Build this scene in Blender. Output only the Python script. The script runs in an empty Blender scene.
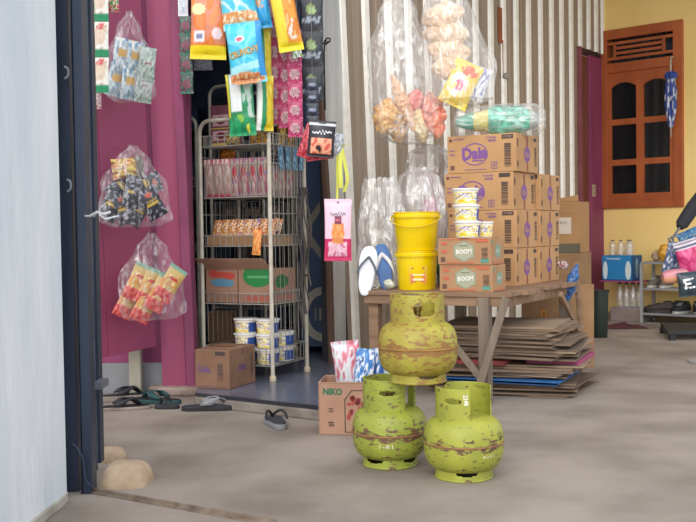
import bpy, math, random
from mathutils import Vector, Matrix, noise
PI = math.pi
sc = bpy.context.scene
C = sc.collection
W, H, F = 696, 522, 1000.0
CH = 0.82
random.seed(7)

# ------------------------------------------------------------------ camera
cam_d = bpy.data.cameras.new('camera'); cam = bpy.data.objects.new('camera', cam_d); C.objects.link(cam)
cam_d.sensor_width = 36.0; cam_d.lens = 36.0 * F / W
pitch = math.atan(31.0 / F)
R = Matrix.Rotation(PI/2 - pitch, 3, 'X') @ Matrix.Rotation(-0.015, 3, 'Z')
cam.matrix_world = Matrix.Translation((0, 0, CH)) @ R.to_4x4()
sc.camera = cam
cam_d.clip_start = 0.05

def ray(px, py):
    return R @ Vector(((px - W/2) / F, -(py - H/2) / F, -1.0))
def P(px, py, Y):
    d = ray(px, py); t = Y / d.y
    return Vector((d.x*t, Y, CH + d.z*t))
def G(px, py, z=0.0):
    d = ray(px, py); t = (z - CH) / d.z
    return Vector((d.x*t, d.y*t, z))
def onpl(px, py, O, u):
    """ray against the vertical plane through O with direction u -> (s, z)"""
    d = ray(px, py)
    # d.xy*t = O + u*s
    det = d.x*(-u[1]) + u[0]*d.y
    t = (O[0]*(-u[1]) + u[0]*O[1]) / det
    s = (d.x*O[1] - d.y*O[0]) / det
    return s, CH + d.z*t
def lin(c):
    c = c / 255.0
    return c/12.92 if c <= 0.04045 else ((c+0.055)/1.055)**2.4
def hx(h):
    h = h.lstrip('#')
    return (lin(int(h[0:2],16)), lin(int(h[2:4],16)), lin(int(h[4:6],16)))

# ------------------------------------------------------------------ materials
MATS = {}
def mat(name, c1, c2=None, scale=6.0, rough=0.6, metal=0.0, bump=0.0, bscale=30.0, detail=5.0, contrast=(0.35, 0.65), stretch=(1,1,1), spec=0.5):
    if name in MATS: return MATS[name]
    m = bpy.data.materials.new(name); m.use_nodes = True
    nt = m.node_tree; b = nt.nodes['Principled BSDF']
    b.inputs['Roughness'].default_value = rough; b.inputs['Metallic'].default_value = metal
    b.inputs['Specular IOR Level'].default_value = spec
    c1 = hx(c1); c2 = hx(c2) if c2 else tuple(x*0.86 for x in c1)
    tc = nt.nodes.new('ShaderNodeTexCoord'); mp = nt.nodes.new('ShaderNodeMapping'); mp.inputs['Scale'].default_value = stretch
    nt.links.new(tc.outputs['Object'], mp.inputs['Vector'])
    n = nt.nodes.new('ShaderNodeTexNoise'); n.inputs['Scale'].default_value = scale; n.inputs['Detail'].default_value = detail
    nt.links.new(mp.outputs[0], n.inputs['Vector'])
    r = nt.nodes.new('ShaderNodeValToRGB'); e = r.color_ramp.elements
    e[0].position, e[1].position = contrast
    e[0].color = (*c1, 1); e[1].color = (*c2, 1)
    nt.links.new(n.outputs['Fac'], r.inputs['Fac']); nt.links.new(r.outputs['Color'], b.inputs['Base Color'])
    if bump:
        n2 = nt.nodes.new('ShaderNodeTexNoise'); n2.inputs['Scale'].default_value = bscale; n2.inputs['Detail'].default_value = 6
        nt.links.new(mp.outputs[0], n2.inputs['Vector'])
        bp = nt.nodes.new('ShaderNodeBump'); bp.inputs['Strength'].default_value = bump; bp.inputs['Distance'].default_value = 0.01
        nt.links.new(n2.outputs['Fac'], bp.inputs['Height']); nt.links.new(bp.outputs[0], b.inputs['Normal'])
    MATS[name] = m
    return m
def ink(h, rough=0.55):
    return mat('ink_' + h.strip('#'), h, h, rough=rough)
def colmat(rough=0.35):
    k = 'printed_film_%d' % int(rough*100)
    if k in MATS: return MATS[k]
    m = bpy.data.materials.new(k); m.use_nodes = True; nt = m.node_tree; b = nt.nodes['Principled BSDF']
    a = nt.nodes.new('ShaderNodeAttribute'); a.attribute_name = 'Col'
    nt.links.new(a.outputs['Color'], b.inputs['Base Color']); b.inputs['Roughness'].default_value = rough
    n = nt.nodes.new('ShaderNodeTexNoise'); n.inputs['Scale'].default_value = 40
    tc = nt.nodes.new('ShaderNodeTexCoord'); nt.links.new(tc.outputs['Object'], n.inputs['Vector'])
    bp = nt.nodes.new('ShaderNodeBump'); bp.inputs['Strength'].default_value = 0.25; bp.inputs['Distance'].default_value = 0.01
    nt.links.new(n.outputs['Fac'], bp.inputs['Height']); nt.links.new(bp.outputs[0], b.inputs['Normal'])
    MATS[k] = m; return m
def plastic(name='clear_plastic', tint='#f4f2f0', base=0.12, edge=0.42):
    if name in MATS: return MATS[name]
    m = bpy.data.materials.new(name); m.use_nodes = True; nt = m.node_tree
    nt.nodes.remove(nt.nodes['Principled BSDF']); out = nt.nodes['Material Output']
    tr = nt.nodes.new('ShaderNodeBsdfTransparent')
    gl = nt.nodes.new('ShaderNodeBsdfGlossy'); gl.inputs['Roughness'].default_value = 0.18; gl.inputs['Color'].default_value = (0.9,0.9,0.9,1)
    df = nt.nodes.new('ShaderNodeBsdfDiffuse'); df.inputs['Color'].default_value = (*hx(tint), 1)
    mx = nt.nodes.new('ShaderNodeMixShader'); mx.inputs[0].default_value = 0.45
    nt.links.new(df.outputs[0], mx.inputs[1]); nt.links.new(gl.outputs[0], mx.inputs[2])
    lw = nt.nodes.new('ShaderNodeLayerWeight'); lw.inputs['Blend'].default_value = 0.35
    tc = nt.nodes.new('ShaderNodeTexCoord'); n = nt.nodes.new('ShaderNodeTexNoise'); n.inputs['Scale'].default_value = 26; n.inputs['Detail'].default_value = 4; n.inputs['Distortion'].default_value = 1.5
    mpp = nt.nodes.new('ShaderNodeMapping'); mpp.inputs['Scale'].default_value = (1.3, 1.3, 0.35); mpp.inputs['Rotation'].default_value = (0.1, 0.12, 0)
    nt.links.new(tc.outputs['Object'], mpp.inputs['Vector']); nt.links.new(mpp.outputs[0], n.inputs['Vector'])
    mr = nt.nodes.new('ShaderNodeMapRange'); mr.inputs['From Min'].default_value = 0.5; mr.inputs['From Max'].default_value = 0.72
    mr.inputs['To Min'].default_value = 0.0; mr.inputs['To Max'].default_value = 0.38
    nt.links.new(n.outputs['Fac'], mr.inputs['Value'])
    m1 = nt.nodes.new('ShaderNodeMath'); m1.operation = 'MULTIPLY_ADD'; m1.inputs[1].default_value = edge; m1.inputs[2].default_value = base
    nt.links.new(lw.outputs['Facing'], m1.inputs[0])
    m2 = nt.nodes.new('ShaderNodeMath'); m2.operation = 'ADD'; m2.use_clamp = True
    nt.links.new(m1.outputs[0], m2.inputs[0]); nt.links.new(mr.outputs[0], m2.inputs[1])
    m3 = nt.nodes.new('ShaderNodeMixShader')
    nt.links.new(m2.outputs[0], m3.inputs[0]); nt.links.new(tr.outputs[0], m3.inputs[1]); nt.links.new(mx.outputs[0], m3.inputs[2])
    bp = nt.nodes.new('ShaderNodeBump'); bp.inputs['Strength'].default_value = 0.8; bp.inputs['Distance'].default_value = 0.01
    nt.links.new(n.outputs['Fac'], bp.inputs['Height'])
    for s in (gl, df, lw): nt.links.new(bp.outputs[0], s.inputs['Normal'])
    nt.links.new(m3.outputs[0], out.inputs['Surface'])
    MATS[name] = m; return m

# ------------------------------------------------------------------ mesh builder
class MB:
    def __init__(s): s.v = []; s.f = []; s.m = []; s.mats = []; s.col = []
    def mi(s, m):
        if m is None: return 0
        if m not in s.mats: s.mats.append(m)
        return s.mats.index(m)
    def add(s, vs, fs, m=None, M=None, cols=None):
        o = len(s.v); k = s.mi(m)
        for p in vs:
            p = Vector(p); s.v.append(M @ p if M else p)
        if cols: s.col += cols
        for f in fs: s.f.append([i+o for i in f]); s.m.append(k)
        return s
    def box(s, x0, x1, y0, y1, z0, z1, m=None, M=None):
        vs = [(x0,y0,z0),(x1,y0,z0),(x1,y1,z0),(x0,y1,z0),(x0,y0,z1),(x1,y0,z1),(x1,y1,z1),(x0,y1,z1)]
        return s.add(vs, [(0,3,2,1),(4,5,6,7),(0,1,5,4),(1,2,6,5),(2,3,7,6),(3,0,4,7)], m, M)
    def bar(s, a, b, w, d=None, m=None, up=(0,0,1)):
        a = Vector(a); b = Vector(b); ax = (b-a); L = ax.length; ax.normalize()
        up = Vector(up)
        if abs(ax.dot(up)) > 0.98: up = Vector((0,1,0))
        x = ax.cross(up).normalized(); y = x.cross(ax)
        d = d or w
        M = Matrix(((x.x,y.x,ax.x,a.x),(x.y,y.y,ax.y,a.y),(x.z,y.z,ax.z,a.z),(0,0,0,1)))
        return s.box(-w/2,w/2,-d/2,d/2,0,L,m,M)
    def tube(s, pts, r, n=8, m=None, closed=False, caps=True, rad=None):
        pts = [Vector(p) for p in pts]; N = len(pts); vs = []; fs = []
        prev = None
        for i, p in enumerate(pts):
            a = pts[(i-1) % N] if (i > 0 or closed) else p
            b = pts[(i+1) % N] if (i < N-1 or closed) else p
            t = (b-a).normalized()
            if prev is None:
                u = Vector((0,0,1)) if abs(t.z) < 0.9 else Vector((0,1,0))
                x = t.cross(u).normalized()
            else:
                x = (prev - t*prev.dot(t)).normalized()
            prev = x; y = t.cross(x)
            rr = rad[i] if rad else r
            for k in range(n):
                q = 2*PI*k/n
                vs.append(p + (x*math.cos(q) + y*math.sin(q))*rr)
        for i in range(N if closed else N-1):
            j = (i+1) % N
            for k in range(n):
                k2 = (k+1) % n
                fs.append((i*n+k, j*n+k, j*n+k2, i*n+k2))
        if not closed and caps:
            fs.append(tuple(range(n))); fs.append(tuple((N-1)*n+k for k in reversed(range(n))))
        return s.add(vs, fs, m)
    def lathe(s, prof, n=40, m=None, M=None, close=True):
        vs = []; fs = []
        for r, z in prof:
            for k in range(n):
                q = 2*PI*k/n; vs.append((r*math.cos(q), r*math.sin(q), z))
        for i in range(len(prof)-1):
            for k in range(n):
                k2 = (k+1) % n
                fs.append((i*n+k, i*n+k2, (i+1)*n+k2, (i+1)*n+k))
        if close:
            if prof[0][0] > 1e-5: fs.append(tuple(reversed(range(n))))
            if prof[-1][0] > 1e-5: fs.append(tuple((len(prof)-1)*n+k for k in range(n)))
        return s.add(vs, fs, m, M)
    def prism(s, pts, z0, z1, m=None, M=None):
        n = len(pts)
        vs = [(x,y,z0) for x,y in pts] + [(x,y,z1) for x,y in pts]
        fs = [tuple(reversed(range(n))), tuple(range(n, 2*n))] + [(i,(i+1)%n,n+(i+1)%n,n+i) for i in range(n)]
        return s.add(vs, fs, m, M)
    def build(s, name, m=None, parent=None, smooth=False, bevel=0, segs=2, recalc=True, solid=0):
        me = bpy.data.meshes.new(name)
        me.from_pydata([tuple(v) for v in s.v], [], s.f)
        ms = s.mats if s.mats else [m]
        for q in ms: me.materials.append(q)
        if s.mats and m is not None and s.mats[0] is None: me.materials[0] = m
        for p, k in zip(me.polygons, s.m): p.material_index = k
        if recalc:
            import bmesh
            bm = bmesh.new(); bm.from_mesh(me); bmesh.ops.recalc_face_normals(bm, faces=bm.faces); bm.to_mesh(me); bm.free()
        if s.col:
            ca = me.color_attributes.new('Col', 'FLOAT_COLOR', 'POINT')
            for i, c in enumerate(s.col): ca.data[i].color = (*c, 1)
        if smooth:
            for p in me.polygons: p.use_smooth = True
            me.set_sharp_from_angle(angle=math.radians(40))
        o = bpy.data.objects.new(name, me); C.objects.link(o)
        if parent: o.parent = parent
        if solid:
            md = o.modifiers.new('thickness', 'SOLIDIFY'); md.thickness = solid; md.offset = 0
        if bevel:
            md = o.modifiers.new('edge', 'BEVEL'); md.width = bevel; md.segments = segs; md.limit_method = 'ANGLE'
        return o
def tag(o, label, cat, group=None, kind=None):
    o['label'] = label; o['category'] = cat
    if group: o['group'] = group
    if kind: o['kind'] = kind
    return o
def struct(o, label=None):
    o['kind'] = 'structure'
    return o
def thing(name, label, cat, loc=(0,0,0), rot=(0,0,0), group=None):
    o = bpy.data.objects.new(name, None); C.objects.link(o)
    o.location = loc; o.rotation_euler = rot; o.empty_display_size = 0.05
    return tag(o, label, cat, group)
def dup(root, loc, rot, label=None, group=None, scale=None):
    r = root.copy(); C.objects.link(r); r.location = loc; r.rotation_euler = rot
    if scale: r.scale = scale
    if label: r['label'] = label
    if group: r['group'] = group
    for ch in list(root.children):
        c = ch.copy(); C.objects.link(c); c.parent = r
        for g in list(ch.children):
            d = g.copy(); C.objects.link(d); d.parent = c
    return r

# ------------------------------------------------------------------ lettering and prints
TXT = {}
def text_geom(t, bold=0.0):
    k = (t, bold)
    if k in TXT: return TXT[k]
    cu = bpy.data.curves.new('lettering', 'FONT'); cu.body = t; cu.resolution_u = 2; cu.offset = bold
    o = bpy.data.objects.new('lettering', cu); C.objects.link(o)
    dg = bpy.context.evaluated_depsgraph_get(); dg.update()
    me = bpy.data.meshes.new_from_object(o.evaluated_get(dg))
    vs = [(v.co.x, v.co.y) for v in me.vertices]; fs = [tuple(p.vertices) for p in me.polygons]
    bpy.data.objects.remove(o); bpy.data.curves.remove(cu); bpy.data.meshes.remove(me)
    x0 = min(v[0] for v in vs); x1 = max(v[0] for v in vs); y0 = min(v[1] for v in vs); y1 = max(v[1] for v in vs)
    vs = [(((x-x0)/(x1-x0)-0.5), ((y-y0)/(y1-y0)-0.5)) for x, y in vs]
    TXT[k] = (vs, fs); return TXT[k]
class Print:
    """flat inks laid on a face; everything in metres on the face plane"""
    def __init__(s): s.v = []; s.f = []; s.m = []; s.mats = []; s.lv = 0
    def _a(s, vs, fs, col):
        m = ink(col)
        if m not in s.mats: s.mats.append(m)
        k = s.mats.index(m); o = len(s.v); s.lv += 1
        lift = 0.0004 * s.lv if s.lv < 6 else 0.0024
        s.v += [(x, y, lift) for x, y in vs]
        for f in fs: s.f.append([i+o for i in f]); s.m.append(k)
        return s
    def rect(s, x, y, w, h, col, rot=0):
        c, sn = math.cos(rot), math.sin(rot)
        q = [(-w/2,-h/2),(w/2,-h/2),(w/2,h/2),(-w/2,h/2)]
        return s._a([(x+a*c-b*sn, y+a*sn+b*c) for a, b in q], [(0,1,2,3)], col)
    def frame(s, x, y, w, h, t, col):
        o = [(-w/2,-h/2),(w/2,-h/2),(w/2,h/2),(-w/2,h/2)]; i = [(-w/2+t,-h/2+t),(w/2-t,-h/2+t),(w/2-t,h/2-t),(-w/2+t,h/2-t)]
        return s._a([(x+a,y+b) for a,b in o+i], [(0,1,5,4),(1,2,6,5),(2,3,7,6),(3,0,4,7)], col)
    def ell(s, x, y, rx, ry, col, rot=0, n=28):
        c, sn = math.cos(rot), math.sin(rot)
        vs = []
        for k in range(n):
            a, b = rx*math.cos(2*PI*k/n), ry*math.sin(2*PI*k/n); vs.append((x+a*c-b*sn, y+a*sn+b*c))
        return s._a(vs, [tuple(range(n))], col)
    def ring(s, x, y, rx, ry, t, col, n=36, rot=0):
        vs = []; c, sn = math.cos(rot), math.sin(rot)
        for k in range(n):
            for q in (0, t):
                a, b = (rx-q)*math.cos(2*PI*k/n), (ry-q)*math.sin(2*PI*k/n); vs.append((x+a*c-b*sn, y+a*sn+b*c))
        return s._a(vs, [(2*k, 2*((k+1)%n), 2*((k+1)%n)+1, 2*k+1) for k in range(n)], col)
    def poly(s, pts, col): return s._a(pts, [tuple(range(len(pts)))], col)
    def text(s, t, x, y, w, h, col, rot=0, bold=0.0):
        vs, fs = text_geom(t, bold); c, sn = math.cos(rot), math.sin(rot)
        return s._a([(x+a*w*c-b*h*sn, y+a*w*sn+b*h*c) for a, b in vs], fs, col)
    def scrawl(s, x, y, w, h, col, k=5, t=0.25, rot=0, seed=1):
        rnd = random.Random(seed); n = k*6; top = []; bot = []; c, sn = math.cos(rot), math.sin(rot)
        for i in range(n+1):
            q = i/n; X = -w/2+w*q; Yv = h*0.36*math.sin(q*k*2*PI)*(0.6+0.4*math.sin(q*9+seed)); th = h*t*(0.5+0.5*abs(math.cos(q*k*2*PI)))/2
            top.append((x+X*c-(Yv+th)*sn, y+X*sn+(Yv+th)*c)); bot.append((x+X*c-(Yv-th)*sn, y+X*sn+(Yv-th)*c))
        return s._a(bot+top, [(i, i+1, n+2+i, n+1+i) for i in range(n)], col)
    def bars(s, x, y, w, h, col, n=11, vert=False):
        rnd = random.Random(int(abs(x*1e4)+abs(y*1e3))+n); p = 0
        vs = []; fs = []
        L = h if vert else w
        for i in range(n):
            t = L/n * rnd.uniform(0.3, 0.75); a = -L/2 + L/n*i
            q = [(-w/2,a),(w/2,a),(w/2,a+t),(-w/2,a+t)] if vert else [(a,-h/2),(a+t,-h/2),(a+t,h/2),(a,h/2)]
            o = len(vs); vs += [(x+u, y+v) for u, v in q]; fs.append((o,o+1,o+2,o+3))
        return s._a(vs, fs, col)
    def build(s, parent, fn, name='printed_graphics'):
        me = bpy.data.meshes.new(name); me.from_pydata([tuple(fn(*p)) for p in s.v], [], s.f)
        for m in s.mats: me.materials.append(m)
        for p, k in zip(me.polygons, s.m): p.material_index = k
        o = bpy.data.objects.new(name, me); C.objects.link(o); o.parent = parent
        return o
def face(O, ux, uy):
    O = Vector(O); ux = Vector(ux).normalized(); uy = Vector(uy).normalized(); n = ux.cross(uy)
    return lambda x, y, l: O + ux*x + uy*y + n*(l + 0.0006)
FRONT = lambda y: face((0, y, 0), (1,0,0), (0,0,1))

def blend(a, b, t): return tuple(x*(1-t)+y*t for x, y in zip(a, b))
def paint(base, *ops, grain=0.0):
    base = hx(base); L = []
    for o in ops: L.append(o)
    def fn(u, v):
        c = base
        for o in L:
            k = o[0]
            if k == 'r' and o[1] <= u <= o[3] and o[2] <= v <= o[4]: c = hx(o[5])
            elif k == 'e' and ((u-o[1])/o[3])**2 + ((v-o[2])/o[4])**2 <= 1: c = hx(o[5])
            elif k == 'd':   # band across: v between lines
                t = v - (o[1] + (u-0.5)*o[2])
                if 0 <= t <= o[3]: c = hx(o[4])
            elif k == 'n' and o[1] <= u <= o[3] and o[2] <= v <= o[4]:
                n = noise.noise(Vector((u*o[5]+o[2]*9, v*o[5]+o[1]*7, o[6] if len(o) > 8 else 0.3)))
                cols = o[7]
                i = int((n*0.9+0.5) * len(cols)); i = max(0, min(len(cols)-1, i))
                if cols[i]: c = hx(cols[i])
        return c
    return fn
PACKM = {}
def pillow_mb(w, h, d, colfn, nx=26, nz=34, seed=0, flat=0.07, crimp=True):
    mb = MB()
    rnd = random.Random(seed); ph = rnd.uniform(0, 50)
    def dep(u, v):
        vv = max(0.0, min(1.0, (v-flat)/(1-2*flat)))
        a = max(0.0, math.sin(PI*u))**0.55 * max(0.0, math.sin(PI*vv))**0.5
        wr = noise.noise(Vector((u*5+ph, v*3, 1.7)))*0.16 + abs(noise.noise(Vector((u*9, v*4+ph, 4.1))))*0.12
        return d/2 * a * (1+wr) + 0.0012
    def pt(u, v, sgn):
        x = (u-0.5)*w*(1 - 0.05*math.sin(PI*v)); z = (v-0.5)*h
        return (x, -sgn*dep(u, v), z)
    for sgn in (1, -1):
        vs = []; cs = []; fs = []
        for j in range(nz+1):
            for i in range(nx+1):
                u, v = i/nx, j/nz; vs.append(pt(u, v, sgn)); cs.append(colfn(u, v))
        for j in range(nz):
            for i in range(nx):
                a = j*(nx+1)+i; q = (a, a+1, a+nx+2, a+nx+1)
                fs.append(q if sgn > 0 else tuple(reversed(q)))
        mb.add(vs, fs, None, None, cs)
    # close the rim
    N = (nx+1)*(nz+1); rim = [i for i in range(nx+1)] + [j*(nx+1)+nx for j in range(1, nz+1)] + [nz*(nx+1)+i for i in range(nx-1, -1, -1)] + [j*(nx+1) for j in range(nz-1, 0, -1)]
    for a, b in zip(rim, rim[1:]+rim[:1]): mb.f.append([a, a+N, b+N, b]); mb.m.append(0)
    return mb, dep
def packet(name, label, cat, loc, w, h, d, colfn, rot=(0,0,0), group=None, pr=None, rough=0.35, seed=0, nx=26, nz=34, parent=None):
    mb, dep = pillow_mb(w, h, d, colfn, nx, nz, seed)
    o = mb.build(name, colmat(rough), parent, smooth=True, recalc=False)
    o.location = loc; o.rotation_euler = rot
    if parent is None: tag(o, label, cat, group)
    elif label: o['label'] = label
    if pr:
        def fn(x, y, l):
            u = x/w+0.5; v = y/h+0.5
            return (x, -dep(min(max(u,0),1), min(max(v,0),1)) - 0.0025 - l, y)
        pr.build(o, fn, 'printed_lettering')
    return o

def bag_mb(prof, n=36, seed=0, wr=0.12, rings=34, fx=1.0, fy=1.0, lean=(0,0)):
    """gathered film bag. prof: list of (t, rx, ry, z) from bottom to top"""
    mb = MB(); vs = []; fs = []
    rnd = random.Random(seed); ph = rnd.uniform(0, 90)
    m = rings
    for j in range(m+1):
        t = j/m
        for a, b in zip(prof, prof[1:]):
            if a[0] <= t <= b[0] + 1e-9:
                k = (t-a[0])/(b[0]-a[0]); k2 = k*k*(3-2*k)
                rx = a[1]+(b[1]-a[1])*k2; ry = a[2]+(b[2]-a[2])*k2; z = a[3]+(b[3]-a[3])*k
                cx = (a[4] if len(a) > 4 else 0)*(1-k) + (b[4] if len(b) > 4 else 0)*k
                break
        for i in range(n):
            q = 2*PI*i/n
            nn = abs(noise.noise(Vector((math.cos(q)*2.2+ph, math.sin(q)*2.2, z*5))))*2 - 0.5
            n2 = noise.noise(Vector((math.cos(q)*5+ph, math.sin(q)*5, z*9+ph)))
            s = 1 + wr*nn + wr*0.8*n2
            vs.append((cx + rx*s*math.cos(q), ry*s*math.sin(q), z + 0.01*n2))
    for j in range(m):
        for i in range(n):
            i2 = (i+1) % n
            fs.append((j*n+i, j*n+i2, (j+1)*n+i2, (j+1)*n+i))
    fs.append(tuple(reversed(range(n)))); fs.append(tuple(m*n+k for k in range(n)))
    return mb.add(vs, fs)
def lumpy(name, label, cat, loc, w, h, d, pal, rot=(0,0,0), group=None, seed=0, amp=0.18, fr=3.0, rough=0.5, colfn=None, n=30, m=26, sq=0.7, parent=None, rf=None):
    rnd = random.Random(seed); ph = rnd.uniform(0, 99); mb = MB(); vs = []; cs = []; fs = []
    pal = [hx(p) for p in pal]
    for j in range(m+1):
        t = j/m; z = -h/2 + h*t; r = max(0.001, (math.sin(PI*(0.02+0.96*t)))**sq) * (rf(t) if rf else 1)
        for i in range(n):
            q = 2*PI*i/n
            nv = noise.noise(Vector((math.cos(q)*fr*0.5+ph, math.sin(q)*fr*0.5, t*fr*h/w)))
            s = r*(1+amp*nv*2)
            vs.append((w/2*s*math.cos(q), d/2*s*math.sin(q), z))
            if colfn: cs.append(colfn(i/n, t))
            else:
                cv = noise.noise(Vector((math.cos(q)*fr+ph+7, math.sin(q)*fr, t*fr*2*h/w)))*0.95+0.5
                k = max(0, min(len(pal)-1.001, cv*len(pal)-0.5)); a = int(k); b = min(a+1, len(pal)-1)
                cs.append(blend(pal[a], pal[b], k-a))
    for j in range(m):
        for i in range(n):
            i2 = (i+1) % n; fs.append((j*n+i, j*n+i2, (j+1)*n+i2, (j+1)*n+i))
    fs.append(tuple(reversed(range(n)))); fs.append(tuple(m*n+k for k in range(n)))
    mb.add(vs, fs, None, None, cs)
    o = mb.build(name, colmat(rough), parent, smooth=True, recalc=False); o.location = loc; o.rotation_euler = rot
    if parent is None: tag(o, label, cat, group)
    return o

# ================================================================== SETTING
concrete = mat('concrete_floor', '#9b9187', '#796f65', scale=2.3, rough=0.85, bump=0.5, bscale=9, detail=12, contrast=(0.36, 0.68))
fl = MB().box(-6, 7, 0.3, 9.6, -0.12, 0.0).build('floor', concrete); struct(fl)
# street side ground beyond the gate rail, towards the camera, kept one slab

# left plastered wall
whitew = mat('white_plaster', '#e6ebf0', '#ccd6df', scale=3.0, rough=0.8, bump=0.5, bscale=18, stretch=(1,1,0.35))
wl = MB()
A = Vector((-0.872, 3.05)); B = Vector((-0.915, 2.2))
pts = [(A.x, A.y), (B.x, B.y), (-1.35, 2.2), (-1.35, 3.05)]
wl.prism(pts, 0, 3.0)
o = wl.build('wall_left', whitew, bevel=0.008); struct(o)
# plaster foot flare
ft = MB(); ft.prism([(A.x+0.002, A.y+0.0), (A.x+0.006, A.y-0.05), (B.x+0.008, B.y), (B.x-0.1, B.y), (A.x-0.1, A.y)], 0, 0.03)
struct(ft.build('baseboard_left', mat('plaster_foot', '#b9b6ae', '#9b968c', rough=0.9), bevel=0.004))

# magenta front: right board down to the floor, wall behind
mag = mat('magenta_paint', '#9a4263', '#843a5a', scale=2.2, rough=0.62, bump=0.25, bscale=12, stretch=(1,1,0.25), contrast=(0.3,0.75))
mag2 = mat('magenta_paint_side', '#94436a', '#7a3856', scale=3, rough=0.65)
grey_cem = mat('grey_cement', '#8a8d90', '#6f7275', scale=3, rough=0.9, bump=0.4)
wf = MB(); wf.box(-2.6, -0.80, 5.13, 5.20, 0.0, 2.75)
struct(wf.build('wall_front', mat('magenta_shade_board','#8a4066','#76365a',scale=3,rough=0.8)))
cb = MB(); cb.box(-2.6, -0.93, 5.09, 5.128, 0.0, 0.155)
struct(cb.build('trim_1', grey_cem, bevel=0.004))
cp = MB(); cp.box(-1.115, -1.055, 5.03, 5.088, 0.0, 0.27)
struct(cp.build('trim_2', mat('pale_post', '#a5a090', '#8d8878', rough=0.9), bevel=0.004))
# corner board (two planes) slightly leaning
def leanbox(x0,x1,y0,y1,z0,z1,k,mb):
    vs = [(x0,y0,z0),(x1,y0,z0),(x1,y1,z0),(x0,y1,z0)]; vs += [(x-k*(z1-z0),y,z1) for x,y,z in vs]
    return mb.add(vs, [(0,3,2,1),(4,5,6,7),(0,1,5,4),(1,2,6,5),(2,3,7,6),(3,0,4,7)])
def leanpoly(x0,x1,y0,y1,z0,z1,k,mb):
    # z0a,z0b different bottoms
    return mb
mbp = MB(); leanbox(-0.948, -0.825, 5.04, 5.09, 0.03, 2.7, 0.022, mbp)
struct(mbp.build('trim_3', mag, bevel=0.004))
mbp = MB(); leanbox(-0.822, -0.775, 5.02, 5.16, 0.03, 2.7, 0.025, mbp)
struct(mbp.build('trim_4', mag2, bevel=0.004))
ft = MB(); ft.prism([(-1.02,5.03),(-0.955,4.99),(-0.82,4.97),(-0.74,4.985),(-0.73,5.2),(-1.02,5.2)], 0, 0.045)
struct(ft.build('baseboard_front', mat('crumbly_foot', '#a08e84', '#7d6d66', scale=14, rough=0.95, bump=1.0), bevel=0.012))

# plank door hanging open
d1 = bpy.data.objects.new('door_1', None); C.objects.link(d1); d1['kind'] = 'structure'
Od = Vector((-1.235, 4.66, 0)); Dd = Vector((-0.968, 4.985, 0)) - Od; Ld = Dd.length
d1.location = Od; d1.rotation_euler = (0,0,math.atan2(Dd.y, Dd.x))
xs = [0.0, 0.125, Ld-0.006]
for i in range(2):
    x0, x1 = xs[i]+0.001, xs[i+1]-0.001
    z0a = 0.225 + 0.03*(x0/Ld); z0b = 0.225+0.03*(x1/Ld)
    k = 0.03
    m_ = MB(); vs = [(x0,-0.012,z0a),(x1,-0.012,z0b),(x1,0.012,z0b),(x0,0.012,z0a)]
    vs += [(x-k*2.4, y, 2.7) for x,y,z in vs]
    m_.add(vs, [(0,3,2,1),(4,5,6,7),(0,1,5,4),(1,2,6,5),(2,3,7,6),(3,0,4,7)])
    m_.build('door_plank', mag, d1, bevel=0.002)
hh = MB(); hh.box(Ld-0.06, Ld-0.02, -0.02, -0.013, 1.62, 1.68); hh.build('door_hinge', mat('dark_iron','#2c2b2e','#3a3434',rough=0.5,metal=0.6), d1)

# ---- cladding wall frame
CO = Vector((-0.085, 5.75)); cu = Vector((2.385, 3.25)).normalized(); cth = math.atan2(cu.y, cu.x)
def cs(px, py=230): return onpl(px, py, CO, cu)
sheet = mat('sheet_dull_reflection', '#a39280', '#8c7b6a', scale=3.5, rough=0.55, metal=0.15, stretch=(6,1,0.15), bump=0.15, bscale=10)  # flats coloured taupe to carry the dull reflection of the surroundings
ribm = mat('rib_sky_reflection', '#f8f5ec', '#e4dfd2', scale=10, rough=0.45, stretch=(1,1,1.5), contrast=(0.45,0.85))  # bright sky reflection put into the rib colour
s_end = cs(577, 100)[0]; s_far = cs(608, 40)[0]
ribs_px = [349,371.5,393,412,430,447,461.5,476.5,491,503.5,516,528.5,540.5,551.5,561.5,571,580,588.5,596,602.5]
ribs = [cs(p, 120)[0] for p in ribs_px]
print('CLAD', s_end, s_far, [round(b-a,3) for a, b in zip(ribs, ribs[1:])])
wr = bpy.data.objects.new('wall_right', None); C.objects.link(wr); wr['kind'] = 'structure'
wr.location = (CO.x, CO.y, 0); wr.rotation_euler = (0,0,cth)
def lean(s): return max(0, 0.055*(1-s/2.0))
def clad(s0, s1, z0, z1, rs, name_sheet, step=0.045):
    # profile (s, depth) : flats with a shallow stiffener, ribs as trapezoids
    prof = [(s0, 0)]
    for r in rs:
        if r-0.04 < s0 or r+0.04 > s1: continue
        hw, tw = 0.033, 0.021
        mid = (prof[-1][0] + r-hw)/2
        if r-hw - prof[-1][0] > 0.06: prof += [(mid-0.012,0),(mid,-0.006),(mid+0.012,0)]
        prof += [(r-hw,0),(r-tw,-0.018),(r+tw,-0.018),(r+hw,0)]
    prof.append((s1, 0))
    m_ = MB(); vs = []; nz = 3
    for j in range(nz):
        z = z0+(z1-z0)*j/(nz-1)
        for s, d in prof: vs.append((s - lean(s)*(z-0.8), d, z))
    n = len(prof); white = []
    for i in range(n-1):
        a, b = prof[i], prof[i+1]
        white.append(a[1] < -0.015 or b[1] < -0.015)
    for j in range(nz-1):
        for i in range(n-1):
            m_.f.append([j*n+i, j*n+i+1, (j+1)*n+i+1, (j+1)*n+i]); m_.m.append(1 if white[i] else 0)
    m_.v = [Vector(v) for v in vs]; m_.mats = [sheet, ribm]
    return m_.build(name_sheet, None, wr, solid=0.004)
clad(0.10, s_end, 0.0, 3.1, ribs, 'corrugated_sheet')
zt = cs(577, 46)[1]
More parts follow.
